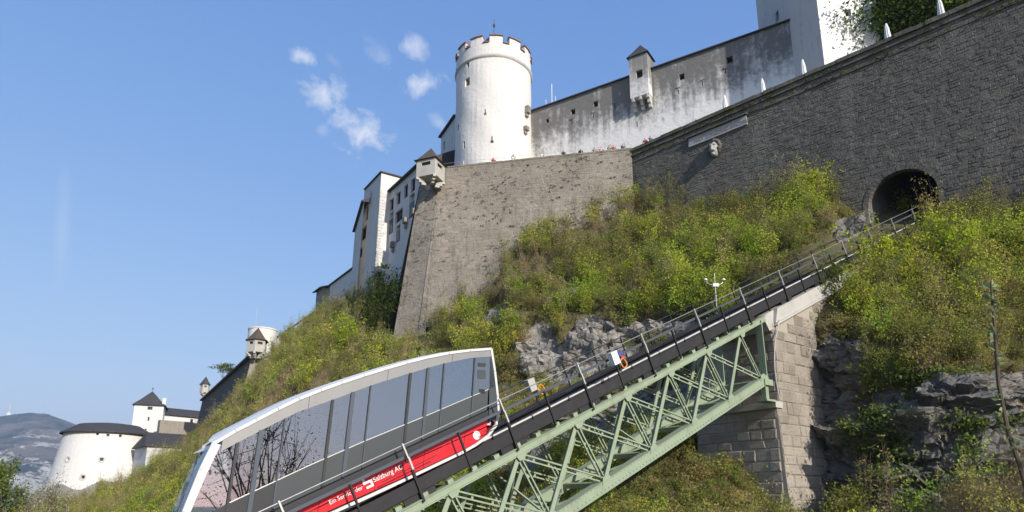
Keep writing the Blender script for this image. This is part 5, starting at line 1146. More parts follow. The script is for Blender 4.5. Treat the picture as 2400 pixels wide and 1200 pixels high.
def car():
    t = thing('funicular_car', 'sleek funicular car with white frame, big windows and red skirt', 'funicular', Cc(-1, -2.2, 1.5))
    def band(c0, c1, a0, a1, w, n=10, th=.03):
        """panel between two curves on the side plane, given thickness inward"""
        top = [edge(x, c0) for x in np.linspace(a0, a1, n)]; bot = [edge(x, c1) for x in np.linspace(a1, a0, n)]
        return MB().prism([Cc(a, z, w) for a, z in top + bot], ew * th)
    OUTL = ROOF + [(3.77, 2.84), (3.9, 1.95), (3.94, 1.4), (3.84, .92), (3.5, .53), (3.0, .2), (2.42, -.1), (.38, -1.0), (-2.6, -2.27), (-5.6, -3.7), (-6.08, -3.3), (-6.12, -2.7), (-5.95, -1.96), (-5.65, -.88)]
    # roof skin and end skins
    m = MB()
    for (a, b) in zip(ROOF, ROOF[1:]): fa = [max(q, -4.65) for q in (a[0], b[0])]; m.add([Cc(a[0], a[1], W0), Cc(b[0], b[1], W0), Cc(b[0], b[1] + .12, 1.0), Cc(a[0], a[1] + .12, 1.0)], [(0, 1, 2, 3)]); m.add([Cc(a[0], a[1] + .12, 1.0), Cc(b[0], b[1] + .12, 1.0), Cc(max(b[0], -5.05), zt(max(b[0], -5.05)) + .12, 2.04), Cc(max(a[0], -5.05), zt(max(a[0], -5.05)) + .12, 2.04)], [(0, 1, 2, 3)]); m.add([Cc(max(a[0], -5.05), zt(max(a[0], -5.05)) + .12, 2.04), Cc(max(b[0], -5.05), zt(max(b[0], -5.05)) + .12, 2.04), Cc(fa[1], zt(fa[1]), W1), Cc(fa[0], zt(fa[0]), W1)], [(0, 1, 2, 3)])
    for (a, b) in zip(ROOF, ROOF[1:]): m.add([Cc(a[0], a[1] - .14, W0), Cc(b[0], b[1] - .14, W0), Cc(b[0], b[1] - .14, W1), Cc(a[0], a[1] - .14, W1)], [(3, 2, 1, 0)])
    m.build('roof', M['carwhite'], t)
    end = [(3.61, 3.62), (3.77, 2.84), (3.9, 1.95), (3.94, 1.4), (3.84, .92), (3.5, .53), (3.0, .2)]
    m = MB(); k0 = end[3:]
    for a, b in zip(k0, k0[1:]): m.add([Cc(*a, W0), Cc(*b, W0), Cc(*b, W1), Cc(*a, W1)], [(0, 1, 2, 3)])
    m.build('rear_apron', M['carred'], t)
    MB().add([Cc(*end[2], W0 + .03), Cc(*end[3], W0 + .03), Cc(*end[3], W1 - .03), Cc(*end[2], W1 - .03)], [(0, 1, 2, 3)]).build('rear_panel', M['cargrey'], t)
    for a, b in zip(end[:2], end[1:3]): MB().add([Cc(a[0] + .05, a[1], W0 + .05), Cc(b[0] + .05, b[1], W0 + .05), Cc(b[0] + .05, b[1], W1 - .05), Cc(a[0] + .05, a[1], W1 - .05)], [(0, 1, 2, 3)]).build('rear_window', M['glass'], t)
    fr = [(-5.4, -.2), (-5.65, -.88), (-5.95, -1.96), (-6.12, -2.7), (-6.08, -3.3), (-5.6, -3.7)]
    # windscreen bows forward
    n = 8
    for i, (a, b) in enumerate(zip(fr, fr[1:])):
        m = MB(); vs = []
        for p in (a, b):
            for k in range(n + 1): x = k / n; bow = -.75 * max(0, (x - .45) / .55) ** 2; vs.append(Cc(p[0] - bow + .06, p[1] - bow * .65 * (p is fr[0]), W0 + .06 + (W1 - W0 - .12) * x))
        m.add(vs, [(k, k + 1, n + 2 + k, n + 1 + k) for k in range(n)]); m.build('windscreen' if i < 3 else 'front_apron', M['glass' if i < 3 else 'carred'], t, True)
    for w, s in ((W0, 1), (W1, -1)):
        # outer white edge following the whole outline
        m = MB(); q = [(max(a, -4.65), zt(-4.65) if a < -4.65 else z) for a, z in ROOF[:3]] * (s < 0) + OUTL[3 * (s < 0):-4] + [(a + .75 * (s < 0), z) for a, z in OUTL[-4:]]; q = [q[i] for i in range(len(q)) if i == 0 or abs(q[i][0] - q[i - 1][0]) + abs(q[i][1] - q[i - 1][1]) > .01]; q = q + [q[0]]
        for a, b in zip(q, q[1:]):
            p0, p1 = Cc(a[0], a[1], w + s * .02), Cc(b[0], b[1], w + s * .02); d = (p1 - p0) / np.linalg.norm(p1 - p0); m.bar(p0 - d * .015, p1 + d * .015, .1, .085, np.cross(d, ew))
        m.build('edge_trim', M['carwhite'], t)
        m = MB(); ds = .75 * (s < 0); f2 = [(-5.4, -.2), (-5.65, -.88), (-5.95, -1.96), (-6.12, -2.7), (-6.08, -3.3)]; g2 = [(-5.22, -.22), (-5.5, -1.0), (-5.79, -1.96), (-5.94, -2.7), (-5.92, -3.3)]
        m.prism([Cc(a + ds, z + ds * .5 * (i in (0, 9)), w - s * .012) for i, (a, z) in enumerate(f2 + g2[::-1])], ew * s * .1); m.build('front_pillar', M['carwhite'], t)
        for k, (a0, a1) in enumerate(((-5.2, -2.9), (-2.9, -.4), (-.4, 2.0), (2.0, 3.62))): band(lambda a: zt(a) - .05, zf, a0 + .006, a1 - .006, w, 8, s * .05).build('roof_fascia', M['carsilver'], t)
        cuts = [-5.22, -4.79, -4.18, -3.54, -2.16, -1.53, -.95, .42, 1.08, 1.69, 2.93, 3.6]; wid = {-4.79: .07, -4.18: .12, -3.54: .04, -2.16: .08, -1.53: .12, -.95: .04, .42: .08, 1.08: .1, 1.69: .04, 2.93: .04}
        for a0, a1 in list(zip(cuts, cuts[1:]))[1:]:
            if a0 < 2.9: band(zf, zp, a0 + wid.get(a0, .04) / 2, a1 - wid.get(a1, .04) / 2, w + s * .02, 6, s * .015).build('window_pane', M['glass'], t)
            lp = band(zp, zs, a0 + .008, a1 - .008, w + s * .012, 6, s * .03).build('lower_panel', M['cardark' if a0 < -3.6 else 'cargrey'], t)
            band(lambda a: zp(a) + .012, lambda a: zp(a) - .014, a0 + .008, a1 - .008, w - s * .002, 4, s * .02).build('sill_trim', M['galv'], t)
        for a, wd in wid.items():
            A, B = edge(a, zf), edge(a, zs); thick = wd > .05; col = 'cardark' if wd in (.07, .08) else 'bluegrey'
            MB().bar(Cc(*A, w), Cc(*B, w), wd, .05, ew).build('window_pillar', M[col], t)
        MB().prism([Cc(a, z, w + s * .012) for a, z in ((3.57, 3.36), (3.62, 3.55), (3.77, 2.84), (3.9, 1.95), (3.94, 1.4), (3.84, 1.0), (3.55, zr(3.55)))], ew * s * .03).build('corner_panel', M['cargrey'], t)
        MB().prism([Cc(a, z, w + s * .02) for a, z in g2[:3] + [(-5.78, -2.25), edge(-4.84, zp), edge(-4.84, zf)]], ew * s * .015).build('window_pane', M['glass'], t)
        MB().prism([Cc(a, z, w + s * .014) for a, z in [(-5.76, -2.2), (-5.88, -2.7), (-5.86, -2.95), edge(-4.8, zs), edge(-4.8, zp)]], ew * s * .03).build('lower_panel', M['cardark'], t)
        band(zs, zr, -5.75, 3.66, w + s * .02, 20, s * .03).build('sill_band', M['cardark'], t)
        for k, (a0, a1) in enumerate(((-5.75, -4.1), (-4.1, -2.2), (-2.2, -.45), (-.45, 1.2), (1.2, 2.72), (2.72, 3.62))):
            x = lambda a: zr(a) - .24; y = lambda a: zr(a) - .28; lo = lambda a: min(zb(a) + .05, zr(a) - .3)
            band(lambda a: zr(a) - .012, x, a0 + .008, a1 - .008, w - s * .02, 6, s * .05).build('skirt_rail', M['carred'], t); band(y, lo, a0 + .008, a1 - .008, w, 6, s * .04).build('skirt_panel', M['carred'], t)
        pc = MB(); A = [edge(x, zf) for x in (2.95, 3.58)]; B = [edge(x, zp) for x in (3.9, 2.95)]
        pc.prism([Cc(a, z, w + s * .012) for a, z in A + B], ew * s * .03); cab = pc.build('cab_door', M['cabglass'], t)
        if s > 0:
            for zc, hh in ((-.28, .12), (-.62, .3)): MB().prism([Cc(a, zf(3.2) + zc + dz, w - .004) for a, dz in ((3.05, -hh / 2), (3.38, -hh / 2 + .03), (3.38, hh / 2 + .03), (3.05, hh / 2))], ew * .02).build('vent', M['cardark' if hh < .2 else 'cargrey'], cab)
            MB().prism([Cc(a, zf(3.2) - 1.2 + dz, w - .004) for a, dz in ((3.12, -.07), (3.36, -.07), (3.36, .07), (3.12, .07))], ew * .02).build('door_handle', M['black'], cab)
    # ring mark, lettering and sign on the skirt
    c = Cc(3.02, .52, W0 - .012); pts = [c + (eh * math.cos(x) + ez * math.sin(x)) * .13 for x in np.linspace(0, 2 * math.pi, 25)]
    MB().tube(pts, .022, 6, False).build('ring_mark', M['letterwhite'], t); MB().prism([c + ew * .008 + (eh * math.cos(x) + ez * math.sin(x)) * .11 for x in np.linspace(0, 2 * math.pi, 17)[:-1]], ew * .01).build('coupling_cover', M['carwhite'], t)
    th = math.atan2(.455, 1); xa = eh * math.cos(th) + ez * math.sin(th); ya = -eh * math.sin(th) + ez * math.cos(th); yl = ya + xa * -.0
    w_ = W0 - .03
    place('lettering', text_mesh('Ein Service der', .185), M['letterwhite'], t, Cc(-2.08, -1.78, w_), xa, yl, -ew)
    place('lettering', text_mesh('Salzburg AG', .215), M['letterwhite'], t, Cc(-.72, -1.12, w_), xa, yl, -ew)
    o = Cc(-1.0, -1.33, w_); L = lambda x, y: o + xa * x + yl * y
    m = MB()     # the angular double-bracket emblem
    for poly in ([(0, .36), (.22, .36), (.22, .3), (.08, .3), (.08, .2), (0, .2)], [(.0, .2), (.3, .2), (.3, .13), (0, .13)], [(.23, .2), (.31, .2), (.31, -.02), (.06, -.02), (.06, .05), (.23, .05)]): m.prism([L(*p) for p in poly], -ew * .004)
    m.build('emblem', M['letterwhite'], t)
    # floor steps, benches, grab poles, chassis, wheels
    for k, (a0, a1) in enumerate(((-5.6, -3.6), (-3.6, -1.55), (-1.55, .42), (.42, 2.2), (2.2, 3.7))):
        z = zr((a0 + a1) / 2) + .02; MB().box(Cc(a0, z, W0 + .1), eh * (a1 - a0), ew * (W1 - W0 - .2), ez * .08).build('floor', M['interior'], t); MB().box(Cc(a1 - .05, z, W0 + .1), eh * .05, ew * (W1 - W0 - .2), ez * .86).build('riser', M['interior'], t)
        MB().box(Cc(a0 + .35, z + .38, 1.75), eh * (a1 - a0 - .7), ew * .7, ez * .1).box(Cc(a0 + .35, z + .45, 2.35), eh * (a1 - a0 - .7), ew * .1, ez * .5).build('bench', M['seat'], t)
        am = (a0 + a1) / 2; MB().tube([Cc(am, z, .95), Cc(am + .1, zt(am + .1) - .15, .95)], .02, 6).build('grab_pole', M['galv'], t)
    m = MB(); m.prism([Cc(-5.4, -3.55, 1.0), Cc(3.2, .28, 1.0), Cc(3.2, .12, 1.0), Cc(-5.4, -3.78, 1.0)], ew * 1.0); m.build('chassis', M['cardark'], t)
    for s in (-4.6, -3.8, 2.2, 3.0):
        for w in (1.0, 2.0):
            c = T(s, .95 if w < 1.5 else 2.05, -.955); pts = [c + (es * math.cos(x) + en * math.sin(x)) * .2 for x in np.linspace(0, 2 * math.pi, 19)[:-1]]; MB().prism([p - ew * .05 for p in pts], ew * .1).build('wheel', M['black'], t)
    return t
car()
GPP = 'passengers standing in the funicular car'
for a, w, pose, sh, tr, ha, lab in ((-4.95, .95, 'stand', 'shirtblack', 'khaki', 'hairdark', 'passenger in dark top and khaki trousers behind the front window'), (-4.35, 1.35, 'stand', 'shirtpink', 'jeans', 'hairfair', 'passenger in pink top and jeans near the car front'),
        (-2.75, .85, 'stand', 'shirtwhite', 'khaki', 'hairdark', 'passenger in bright white shirt at the middle window'), (-3.2, .9, 'stand', 'shirtwhite', 'jeans', 'hairfair', 'fair-haired passenger in white beside the middle window'), (.0, .85, 'stand', 'shirtwhite', 'jeans', 'hairfair', 'passenger in white close to the upper window'),
        (-.75, 1.2, 'stand', 'shirtgrey', 'jeans', 'hairdark', 'passenger in grey standing in the upper compartment'), (1.75, .85, 'stand', 'shirtblack', 'jeans', 'hairdark', 'passenger in black jacket by the uppermost window')):
    k = [x for x in ((-5.6, -3.6), (-3.6, -1.55), (-1.55, .42), (.42, 2.2), (2.2, 3.7)) if x[0] <= a < x[1]][0]
    p = Cc(a, zr(sum(k) / 2) + .1, w); person(p, pose, R_(random.uniform(20, 70)), sh, tr, ha, lab, GPP)
# ------------------------------------------------------------------ vegetation
def tri_leaves(c, n, size, rnd, flat=.0):
    """n small leaves round centres c (n,3)"""
    u = rnd.normal(size=(n, 3)); u /= np.linalg.norm(u, axis=1, keepdims=True); v = rnd.normal(size=(n, 3)); v -= (v * u).sum(1, keepdims=True) * u; v /= np.linalg.norm(v, axis=1, keepdims=True)
    s = size * rnd.uniform(.6, 1.35, (n, 1)); return np.stack([c - u * s * .5 - v * s * .28, c + u * s * .55, c - u * s * .3 + v * s * .42], 1)
def ribbons(a, b, r):
    """thin three-sided twigs a->b as triangles (two per side shared as 2 crossed slivers)"""
    d = b - a; x = np.cross(d, np.array([.3, .7, .2])); x /= np.linalg.norm(x, axis=1, keepdims=True) + 1e-9; y = np.cross(d, x); y /= np.linalg.norm(y, axis=1, keepdims=True) + 1e-9; r = r[:, None]
    return np.concatenate([np.stack([a - x * r, a + x * r, b], 1), np.stack([a - y * r, a + y * r, b], 1)])
def bush_variant(seed, h, rad, nst, ncl, nleaf, lsize, ltw, droop=0.):
    rnd = np.random.default_rng(seed)
    base = rnd.normal(size=(nst, 3)) * np.array([rad * .18, rad * .18, 0]); ang = rnd.uniform(0, 2 * np.pi, nst); out = rad * rnd.uniform(.15, .85, nst)
    tip = np.stack([np.cos(ang) * out, np.sin(ang) * out, h * rnd.uniform(.65, 1.05, nst)], 1); mid = base * .4 + tip * .5 + rnd.normal(size=(nst, 3)) * rad * .06
    tw = [ribbons(base, mid, np.full(nst, .022)), ribbons(mid, tip, np.full(nst, .014))]
    k = rnd.integers(0, nst, ncl); f = rnd.uniform(.25, 1.02, (ncl, 1)); at_ = np.where(f < .5, base[k] + (mid[k] - base[k]) * f * 2, mid[k] + (tip[k] - mid[k]) * (f * 2 - 1))
    cl = at_ + rnd.normal(size=(ncl, 3)) * np.array([rad * .26, rad * .26, h * .12]); cl[:, 2] = np.maximum(cl[:, 2], .05)
    tw.append(ribbons(at_, cl, np.full(ncl, .01))); e = cl[rnd.integers(0, ncl, ltw)]; tw.append(ribbons(e, e + rnd.normal(size=(ltw, 3)) * np.array([.2, .2, .16]) + np.array([0, 0, .16]), np.full(ltw, .007)))
    lc = cl[rnd.integers(0, ncl, nleaf)] + rnd.normal(size=(nleaf, 3)) * rad * .13; lc[:, 2] = np.abs(lc[:, 2])
    return np.concatenate(tw), tri_leaves(lc, nleaf, lsize, rnd)
KIND = {}   # several builds of each kind: list of (twigs, leaves)
KIND['olive'] = [bush_variant(10 + i, 2.0, 1.15, 16, 70, 560, .11, 60) for i in range(4)]
KIND['lime'] = [bush_variant(30 + i, 2.2, 1.0, 14, 70, 680, .12, 40) for i in range(3)]
KIND['dry'] = [bush_variant(50 + i, 1.7, .95, 26, 60, 70, .1, 150) for i in range(4)]
KIND['low'] = [bush_variant(70 + i, .8, .9, 8, 22, 260, .12, 40) for i in range(3)]
KIND['wispy'] = [bush_variant(110 + i, 3.3, .75, 8, 56, 300, .1, 90) for i in range(4)]
KIND['deep'] = [bush_variant(90 + i, 2.6, 1.5, 12, 40, 620, .17, 40) for i in range(2)]
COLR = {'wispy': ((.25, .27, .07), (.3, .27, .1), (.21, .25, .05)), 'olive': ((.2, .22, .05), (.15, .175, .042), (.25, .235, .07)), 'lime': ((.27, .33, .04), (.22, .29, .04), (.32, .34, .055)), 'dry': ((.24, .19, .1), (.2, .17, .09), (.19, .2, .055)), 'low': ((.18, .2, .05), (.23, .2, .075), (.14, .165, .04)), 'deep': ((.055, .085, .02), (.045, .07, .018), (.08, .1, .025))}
TWC = {'wispy': (.24, .19, .125), 'olive': (.18, .14, .09), 'lime': (.16, .12, .075), 'dry': (.3, .235, .155), 'low': (.22, .17, .105), 'deep': (.08, .065, .045)}
def cell_pick(n, rnd, ylo=0):
    A = np.linalg.norm(np.cross(hP[1:, :-1] - hP[:-1, :-1], hP[:-1, 1:] - hP[:-1, :-1]), axis=2)
    cx = (hX[:-1, :-1] > -180) & (hX[:-1, :-1] < 2600) & (hY[:-1, :-1] < 1330); up = np.clip(hN[:-1, :-1, 2] * 1.6, .25, 1)
    dist = np.linalg.norm(hP[:-1, :-1], axis=2); wgt = A * cx * up * np.clip(1 - hR[:-1, :-1] * 1.7, 0, 1) * np.clip(45 / dist, .35, 1.4)
    p = (wgt / wgt.sum()).ravel(); k = rnd.choice(len(p), n, p=p); i, j = np.unravel_index(k, A.shape); return i, j
def clear_of_track(P, h):
    s, w, n = tframe(P); inside = (w > np.where(s > 30, -.35, -.9 - .25 * h)) & (w < 3.6 + .3 * h) & (s < 50)
    gap = np.where(s < 21, -5.6, -2.3); bad = inside & (n + h > gap)
    fr = (P - P0) @ eh; bad |= (w > -.6) & (w < 5.) & (fr > 20) & (fr < 24)  & (n + h > -12) & (s < 26) & (P[:, 2] > 2)
    # keep the sunlit flank of the abutment and the portal open
    bad |= (w > -2.6) & (w <= 0) & (fr > 19.5) & (fr < 24.8) & (P[:, 2] > -5) 
    q = P - Q0; bad |= (np.abs(q @ rd) < 2.3) & (q @ rin > -5) & (w > .6)
    zz = P @ FV; bx = CX + FPX * P[:, 0] / zz; by = CY - FPX * (P @ UV) / zz; bad |= (bx > 900) & (bx < 1015) & (by > 660) & (by < 815) & (zz > 62)
    return ~bad
def undergrowth():
    rnd = np.random.default_rng(5); N = 6000; i, j = cell_pick(N, rnd); P = hP[i, j] + (hP[i + 1, j] - hP[i, j]) * rnd.random((N, 1)) + (hP[i, j + 1] - hP[i, j]) * rnd.random((N, 1))
    patch = fbm(P * .11 + 3, 3); patch2 = fbm(P * .3 + 31, 3); sc = rnd.uniform(.5, 1.05, N) * (.75 + .6 * patch2)
    k = np.where(patch < .37, 2, np.where(patch2 > .565, 1, 0)); k = np.where(rnd.random(N) < .24, rnd.integers(0, 4, N), k); k = np.where((hR[i, j] > .18), 3, k); tf = tframe(P); k = np.where((tf[1] > -.5) & (tf[1] < 5.4) & (tf[0] > 10), 3, k)
    k = np.where((rnd.random(N) < np.where(hY[i, j] - hY[i, 0] < 70, .34, .1)) & (k != 3), 4, k); names = ['olive', 'lime', 'dry', 'low', 'wispy']; hh = np.array([2.0, 2.2, 1.7, .8, 3.3])[k] * sc; ok = clear_of_track(P, hh)
    VL = []; VT = []; CL = []; CT = []
    for n in np.nonzero(ok)[0]:
        nm = names[k[n]]; tw, lf = KIND[nm][rnd.integers(0, len(KIND[nm]))]; a = rnd.uniform(0, 6.28); ca, sa = math.cos(a) * sc[n], math.sin(a) * sc[n]; M3 = np.array([[ca, -sa, 0], [sa, ca, 0], [0, 0, sc[n]]])
        keep = 1. if np.linalg.norm(P[n]) < 60 else .75
        lf = lf[:int(len(lf) * keep)]
        o = P[n] - np.array([0, 0, .12]); VL.append(lf @ M3.T + o); VT.append(tw @ M3.T + o)
        c = np.array(COLR[nm][rnd.integers(0, 3)]) * rnd.uniform(.65, 1.3) * (np.array([1, 1, 1]) + rnd.normal(size=3) * .06); CL.append(np.clip(c * 1.55 * rnd.uniform(.85, 1.15, (len(lf), 1)), .005, .6)); CT.append(np.tile(np.array(TWC[nm]) * rnd.uniform(.7, 1.25), (len(tw), 1)))
    o = link('undergrowth', tri_mesh('undergrowth', np.concatenate(VL), np.concatenate(CL), [M['leaf']])); tag(o, 'dense spring scrub of leafy bushes covering the castle hill', 'undergrowth', kind='stuff')
    o = link('bare_twigs', tri_mesh('bare_twigs', np.concatenate(VT), np.concatenate(CT), [M['twig']])); tag(o, 'tangle of bare brown twigs among the hillside scrub', 'twigs', kind='stuff')
    return sum(map(len, VL)), sum(map(len, VT))
print('undergrowth', undergrowth())
def grass():
    rnd = np.random.default_rng(8); N = 52000; i, j = cell_pick(N, rnd); P = hP[i, j] + (hP[i + 1, j] - hP[i, j]) * rnd.random((N, 1)) + (hP[i, j + 1] - hP[i, j]) * rnd.random((N, 1))
    P = P[clear_of_track(P, np.full(N, .5))]; N = len(P); s = rnd.uniform(.25, .6, (N, 1)); d = rnd.normal(size=(N, 3)) * np.array([.5, .5, .2]) + np.array([0, 0, .8]); d /= np.linalg.norm(d, axis=1, keepdims=True); x = rnd.normal(size=(N, 3)); x[:, 2] = 0; x /= np.linalg.norm(x, axis=1, keepdims=True)
    V = np.stack([P - x * .05, P + x * .05, P + d * s], 1); c = np.where(rnd.random((N, 1)) < .5, np.array([[.13, .15, .035]]), np.array([[.24, .19, .09]])) * rnd.uniform(.6, 1.25, (N, 1))
    tag(link('grass', tri_mesh('grass', V, c, [M['leaf']])), 'dry and fresh grass tufts between the bushes', 'grass', kind='stuff')
grass()
def shrub(name, kind, P, sc, label, group=None, seed=0, tint=None, cat='shrub', var=None):
    rnd = np.random.default_rng(seed); tw, lf = KIND[kind][seed % len(KIND[kind])]; t = thing(name, label, cat, P, group); t.rotation_euler = (0, 0, rnd.uniform(0, 6)); t.scale = (sc,) * 3
    key = (kind, seed % len(KIND[kind]), tint)
    if key not in _sh:
        c = np.array(tint or COLR[kind][0]); _sh[key] = (tri_mesh('stems', tw, np.tile(np.array(TWC[kind]), (len(tw), 1)), [M['twig']]), tri_mesh('foliage', lf, np.clip(c * rnd.uniform(.65, 1.35, (len(lf), 1)), .004, .7), [M['leaf']]))
    link('stems', _sh[key][0], t); link('foliage', _sh[key][1], t); return t
_sh = {}
def hill_at(px, py):
    d = (hX - px) ** 2 + (hY - py) ** 2; i, j = np.unravel_index(np.argmin(d), d.shape); return hP[i, j] - np.array([0, 0, .15])
for k, (px, py, sc, lab) in enumerate(((1082, 668, 1.35, 'bright lime-green shrub growing against the foot of the bastion'), (805, 832, 1.5, 'vivid lime shrub on the open slope above the car roof'), (716, 925, 1.2, 'small lime bush close above the middle of the car roof'), (1905, 470, 1.25, 'tall yellow-green sapling against the rampart left of the portal'),
        (1010, 760, 1.2, 'yellow-green shrub at the bastion corner foot'), (1135, 590, 1.1, 'slender pale green sapling in front of the bastion face'), (2060, 640, 1.2, 'bright green shrub leaning over the track railing'), (2230, 640, 1.3, 'lime shrub on the slope right of the track'), (2160, 690, 1.1, 'pale lime bush below the tunnel on the right slope'),
        (1480, 660, 1.0, 'fresh green shrub above the limestone outcrop'), (1660, 640, 1.0, 'yellowish shrub just behind the lamp mast'), (2120, 500, .8, 'thin green shrub at the right foot of the tunnel portal'))):
    shrub('lime_shrub', 'lime', hill_at(px, py), sc * 1.25, lab, seed=k, tint=((.42, .5, .02), (.36, .47, .03), (.45, .48, .04))[k % 3])
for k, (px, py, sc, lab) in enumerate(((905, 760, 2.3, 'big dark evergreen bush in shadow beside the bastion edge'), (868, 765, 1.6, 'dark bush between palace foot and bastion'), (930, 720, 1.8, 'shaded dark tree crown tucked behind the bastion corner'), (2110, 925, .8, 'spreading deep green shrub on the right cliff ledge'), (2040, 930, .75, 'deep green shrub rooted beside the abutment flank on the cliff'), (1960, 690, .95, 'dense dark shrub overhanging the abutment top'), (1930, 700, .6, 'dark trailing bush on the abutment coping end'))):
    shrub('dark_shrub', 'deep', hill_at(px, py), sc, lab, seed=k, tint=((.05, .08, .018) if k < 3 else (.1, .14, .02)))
rs = np.random.default_rng(77)
for g, kind, lab, n in (('olive bushes scattered over the castle hill', 'olive', 'rounded olive-green bush with small spring leaves on the hillside', 70), ('bare brown bushes scattered over the castle hill', 'dry', 'leafless brown bush of thin upright twigs on the hillside', 40)):
    i, j = cell_pick(n * 4, rs); P = hP[i, j]; x = hX[i, j]; y = hY[i, j]; ok = clear_of_track(P, np.full(len(P), 2.5)) & (x > 350) & (x < 2400) & (y < 1190) & (hR[i, j] < .2); idx = np.nonzero(ok)[0][:n]
    for q in idx:
        px, py = x[q], y[q]; w = tframe(P[q])[1]
        where = 'on the ridge slope beyond the car front' if px < 640 else 'on the slope above the car roof' if px < 1000 and py < 1000 else 'behind the car' if px < 1170 else 'under the truss bridge' if (py > 960 and px < 1800) else 'below the bastion face' if px < 1480 else 'below the dark rampart left of the tunnel' if w > 0 else 'on the slope right of the track' if py < 800 else 'above the limestone cliff'
        tn = int(q) % 3; look = (('olive-green', 'darker green', 'yellowish green') if kind == 'olive' else ('tan', 'brown', 'greenish brown'))[tn]
        shrub('olive_bush' if kind == 'olive' else 'bare_bush', kind, P[q] - np.array([0, 0, .15]), rs.uniform(.8, 1.25), (look + ' rounded bush with small spring leaves ' if kind == 'olive' else look + ' leafless bush of thin twigs ') + where, g, int(q), tint=COLR[kind][tn])
def ivy():
    rnd = np.random.default_rng(12); V = []; C = []
    for px, py, rx, ry, n in ((2090, 1075, 70, 120, 2600), (2275, 1100, 26, 110, 1300), (2040, 1010, 60, 60, 1100), (2330, 1150, 50, 50, 700), (1780, 1110, 14, 60, 260), (2180, 880, 120, 10, 700), (2300, 1005, 90, 9, 500)):
        x = px + rx * rnd.normal(size=n) * .5; y = py + ry * rnd.uniform(-1, 1, n); ii = np.clip(((x - hx[0]) / 8).astype(int), 0, len(hx) - 1); jj = np.array([np.argmin(np.abs(hY[a] - b)) for a, b in zip(ii, y)]); c = hP[ii, jj] + hN[ii, jj] * rnd.uniform(.0, .3, (n, 1)) + rnd.normal(size=(n, 3)) * .12
        V.append(tri_leaves(c, n, .17, rnd)); C.append(np.array([.12, .16, .05]) * rnd.uniform(.5, 2.0, (n, 1)))
    tag(link('ivy', tri_mesh('ivy', np.concatenate(V), np.concatenate(C), [M['leaf']])), 'ivy hanging over the shaded limestone cliff', 'ivy', kind='stuff')
ivy()
def wall_plants():
    rnd = np.random.default_rng(21); H = RTOP - Q0[2]; V = []; C = []
    for hv, n in ((H - .78, 1100), (H - 1.53, 700), (H - .1, 260)):
        u = rnd.uniform(UL + .3, 24, n); u = u[(vnoise(np.stack([u * .7, u * 0, u * 0 + hv * 3], -1)) > .5)]; n = len(u); c = Q0 + rd * u[:, None] + rup * (hv + rnd.normal(size=(n, 1)) * .06) + rn * rnd.uniform(.0, .22, (n, 1))
        V.append(tri_leaves(c, n, .2, rnd)); C.append(np.array([.1, .115, .025]) * rnd.uniform(.5, 1.5, (n, 1)))
    d = C1 - C2; Wd = np.linalg.norm(d); ud = d / Wd; no = np.cross(ud, ez)
    u = rnd.uniform(.4, Wd - .4, 230); hgt = rnd.uniform(.2, 9., 230) ** 1.0; sel = vnoise(np.stack([u * .4, hgt * .8, u * 0], -1)) > .47; u = u[sel]; hgt = hgt[sel]
    for a, b in zip(u, hgt):
        n = rnd.integers(5, 16); c = C2 + ud * a - (ez - no * BB) * b + no * .05 + rnd.normal(size=(n, 3)) * np.array([.12, .03, .07]); V.append(tri_leaves(c, n, .13, rnd)); C.append(np.array([.085, .08, .035]) * rnd.uniform(.5, 1.4, (n, 1)))
    tag(link('wall_moss', tri_mesh('wall_moss', np.concatenate(V), np.concatenate(C), [M['leaf']])), 'moss and small tufts growing on the rampart ledges and bastion face', 'moss', kind='stuff')
wall_plants()
def tree(name, label, b, h, crown_c, crown_r, nleaf, lsize, cols, trunk_r=.2, seed=0, nb=16, dens=.5):
    rnd = np.random.default_rng(seed); t = thing(name, label, 'tree', b); c = np.asarray(crown_c, float); r = np.asarray(crown_r, float); mb = MB()
    fork = b + (c - b) * .45; mb.tube([b - ez * .4, b + (fork - b) * .5 + rnd.normal(size=3) * .1, fork], [trunk_r, trunk_r * .8, trunk_r * .6], 8); cl = []
    for k in range(nb):
        d = rnd.normal(size=3); d[2] = abs(d[2]) * .7 + .05 if rnd.random() < .7 else d[2]; d /= np.linalg.norm(d); e = c + d * r * rnd.uniform(.5, .95); m_ = fork + (e - fork) * .5 + rnd.normal(size=3) * r * .12; mb.tube([fork, m_, e], [trunk_r * .4, trunk_r * .22, .015], 5); cl += [e, e * .5 + m_ * .5]
        for _ in range(4): q = e + rnd.normal(size=3) * r * .25; mb.tube([m_ * .3 + e * .7, q], [trunk_r * .12, .01], 4); cl.append(q)
    mb.build('trunk', M['bark'], t); cl = np.array(cl); lc = cl[rnd.integers(0, len(cl), nleaf)] + rnd.normal(size=(nleaf, 3)) * r * .13
    V = tri_leaves(lc, nleaf, lsize, rnd) - org(t); cc = np.array(cols)[rnd.integers(0, len(cols), nleaf)] * rnd.uniform(.7, 1.3, (nleaf, 1)); link('crown', tri_mesh('crown', V, cc, [M['leaf']]), t)
b = np.array([40.6, 57.0, TZ]); tree('terrace_tree', 'leafy green tree on the terrace between keep and parasols', b, 9, b + np.array([-.5, -.8, 8.4]), (5.6, 4.4, 6.4), 22000, .36, ((.05, .085, .018), (.075, .12, .022), (.11, .15, .028)), .32, 3, 60)
b = terr_u(1975, 2.2); shrub('parapet_shrub', 'olive', b, 1.15, 'small spiky shrub at the foot of the bright keep wall', seed=2, tint=(.1, .12, .03))
b = at(505 + 25, 880, 120.); tree('crooked_pine', 'small feathery tree leaning over the dark flank wall', b - ez * 4, 5, b + ez * 1.2 + RV * .2, (2.3, 1.8, 1.1), 900, .26, ((.12, .16, .04), (.16, .19, .05)), .14, 5, 9)
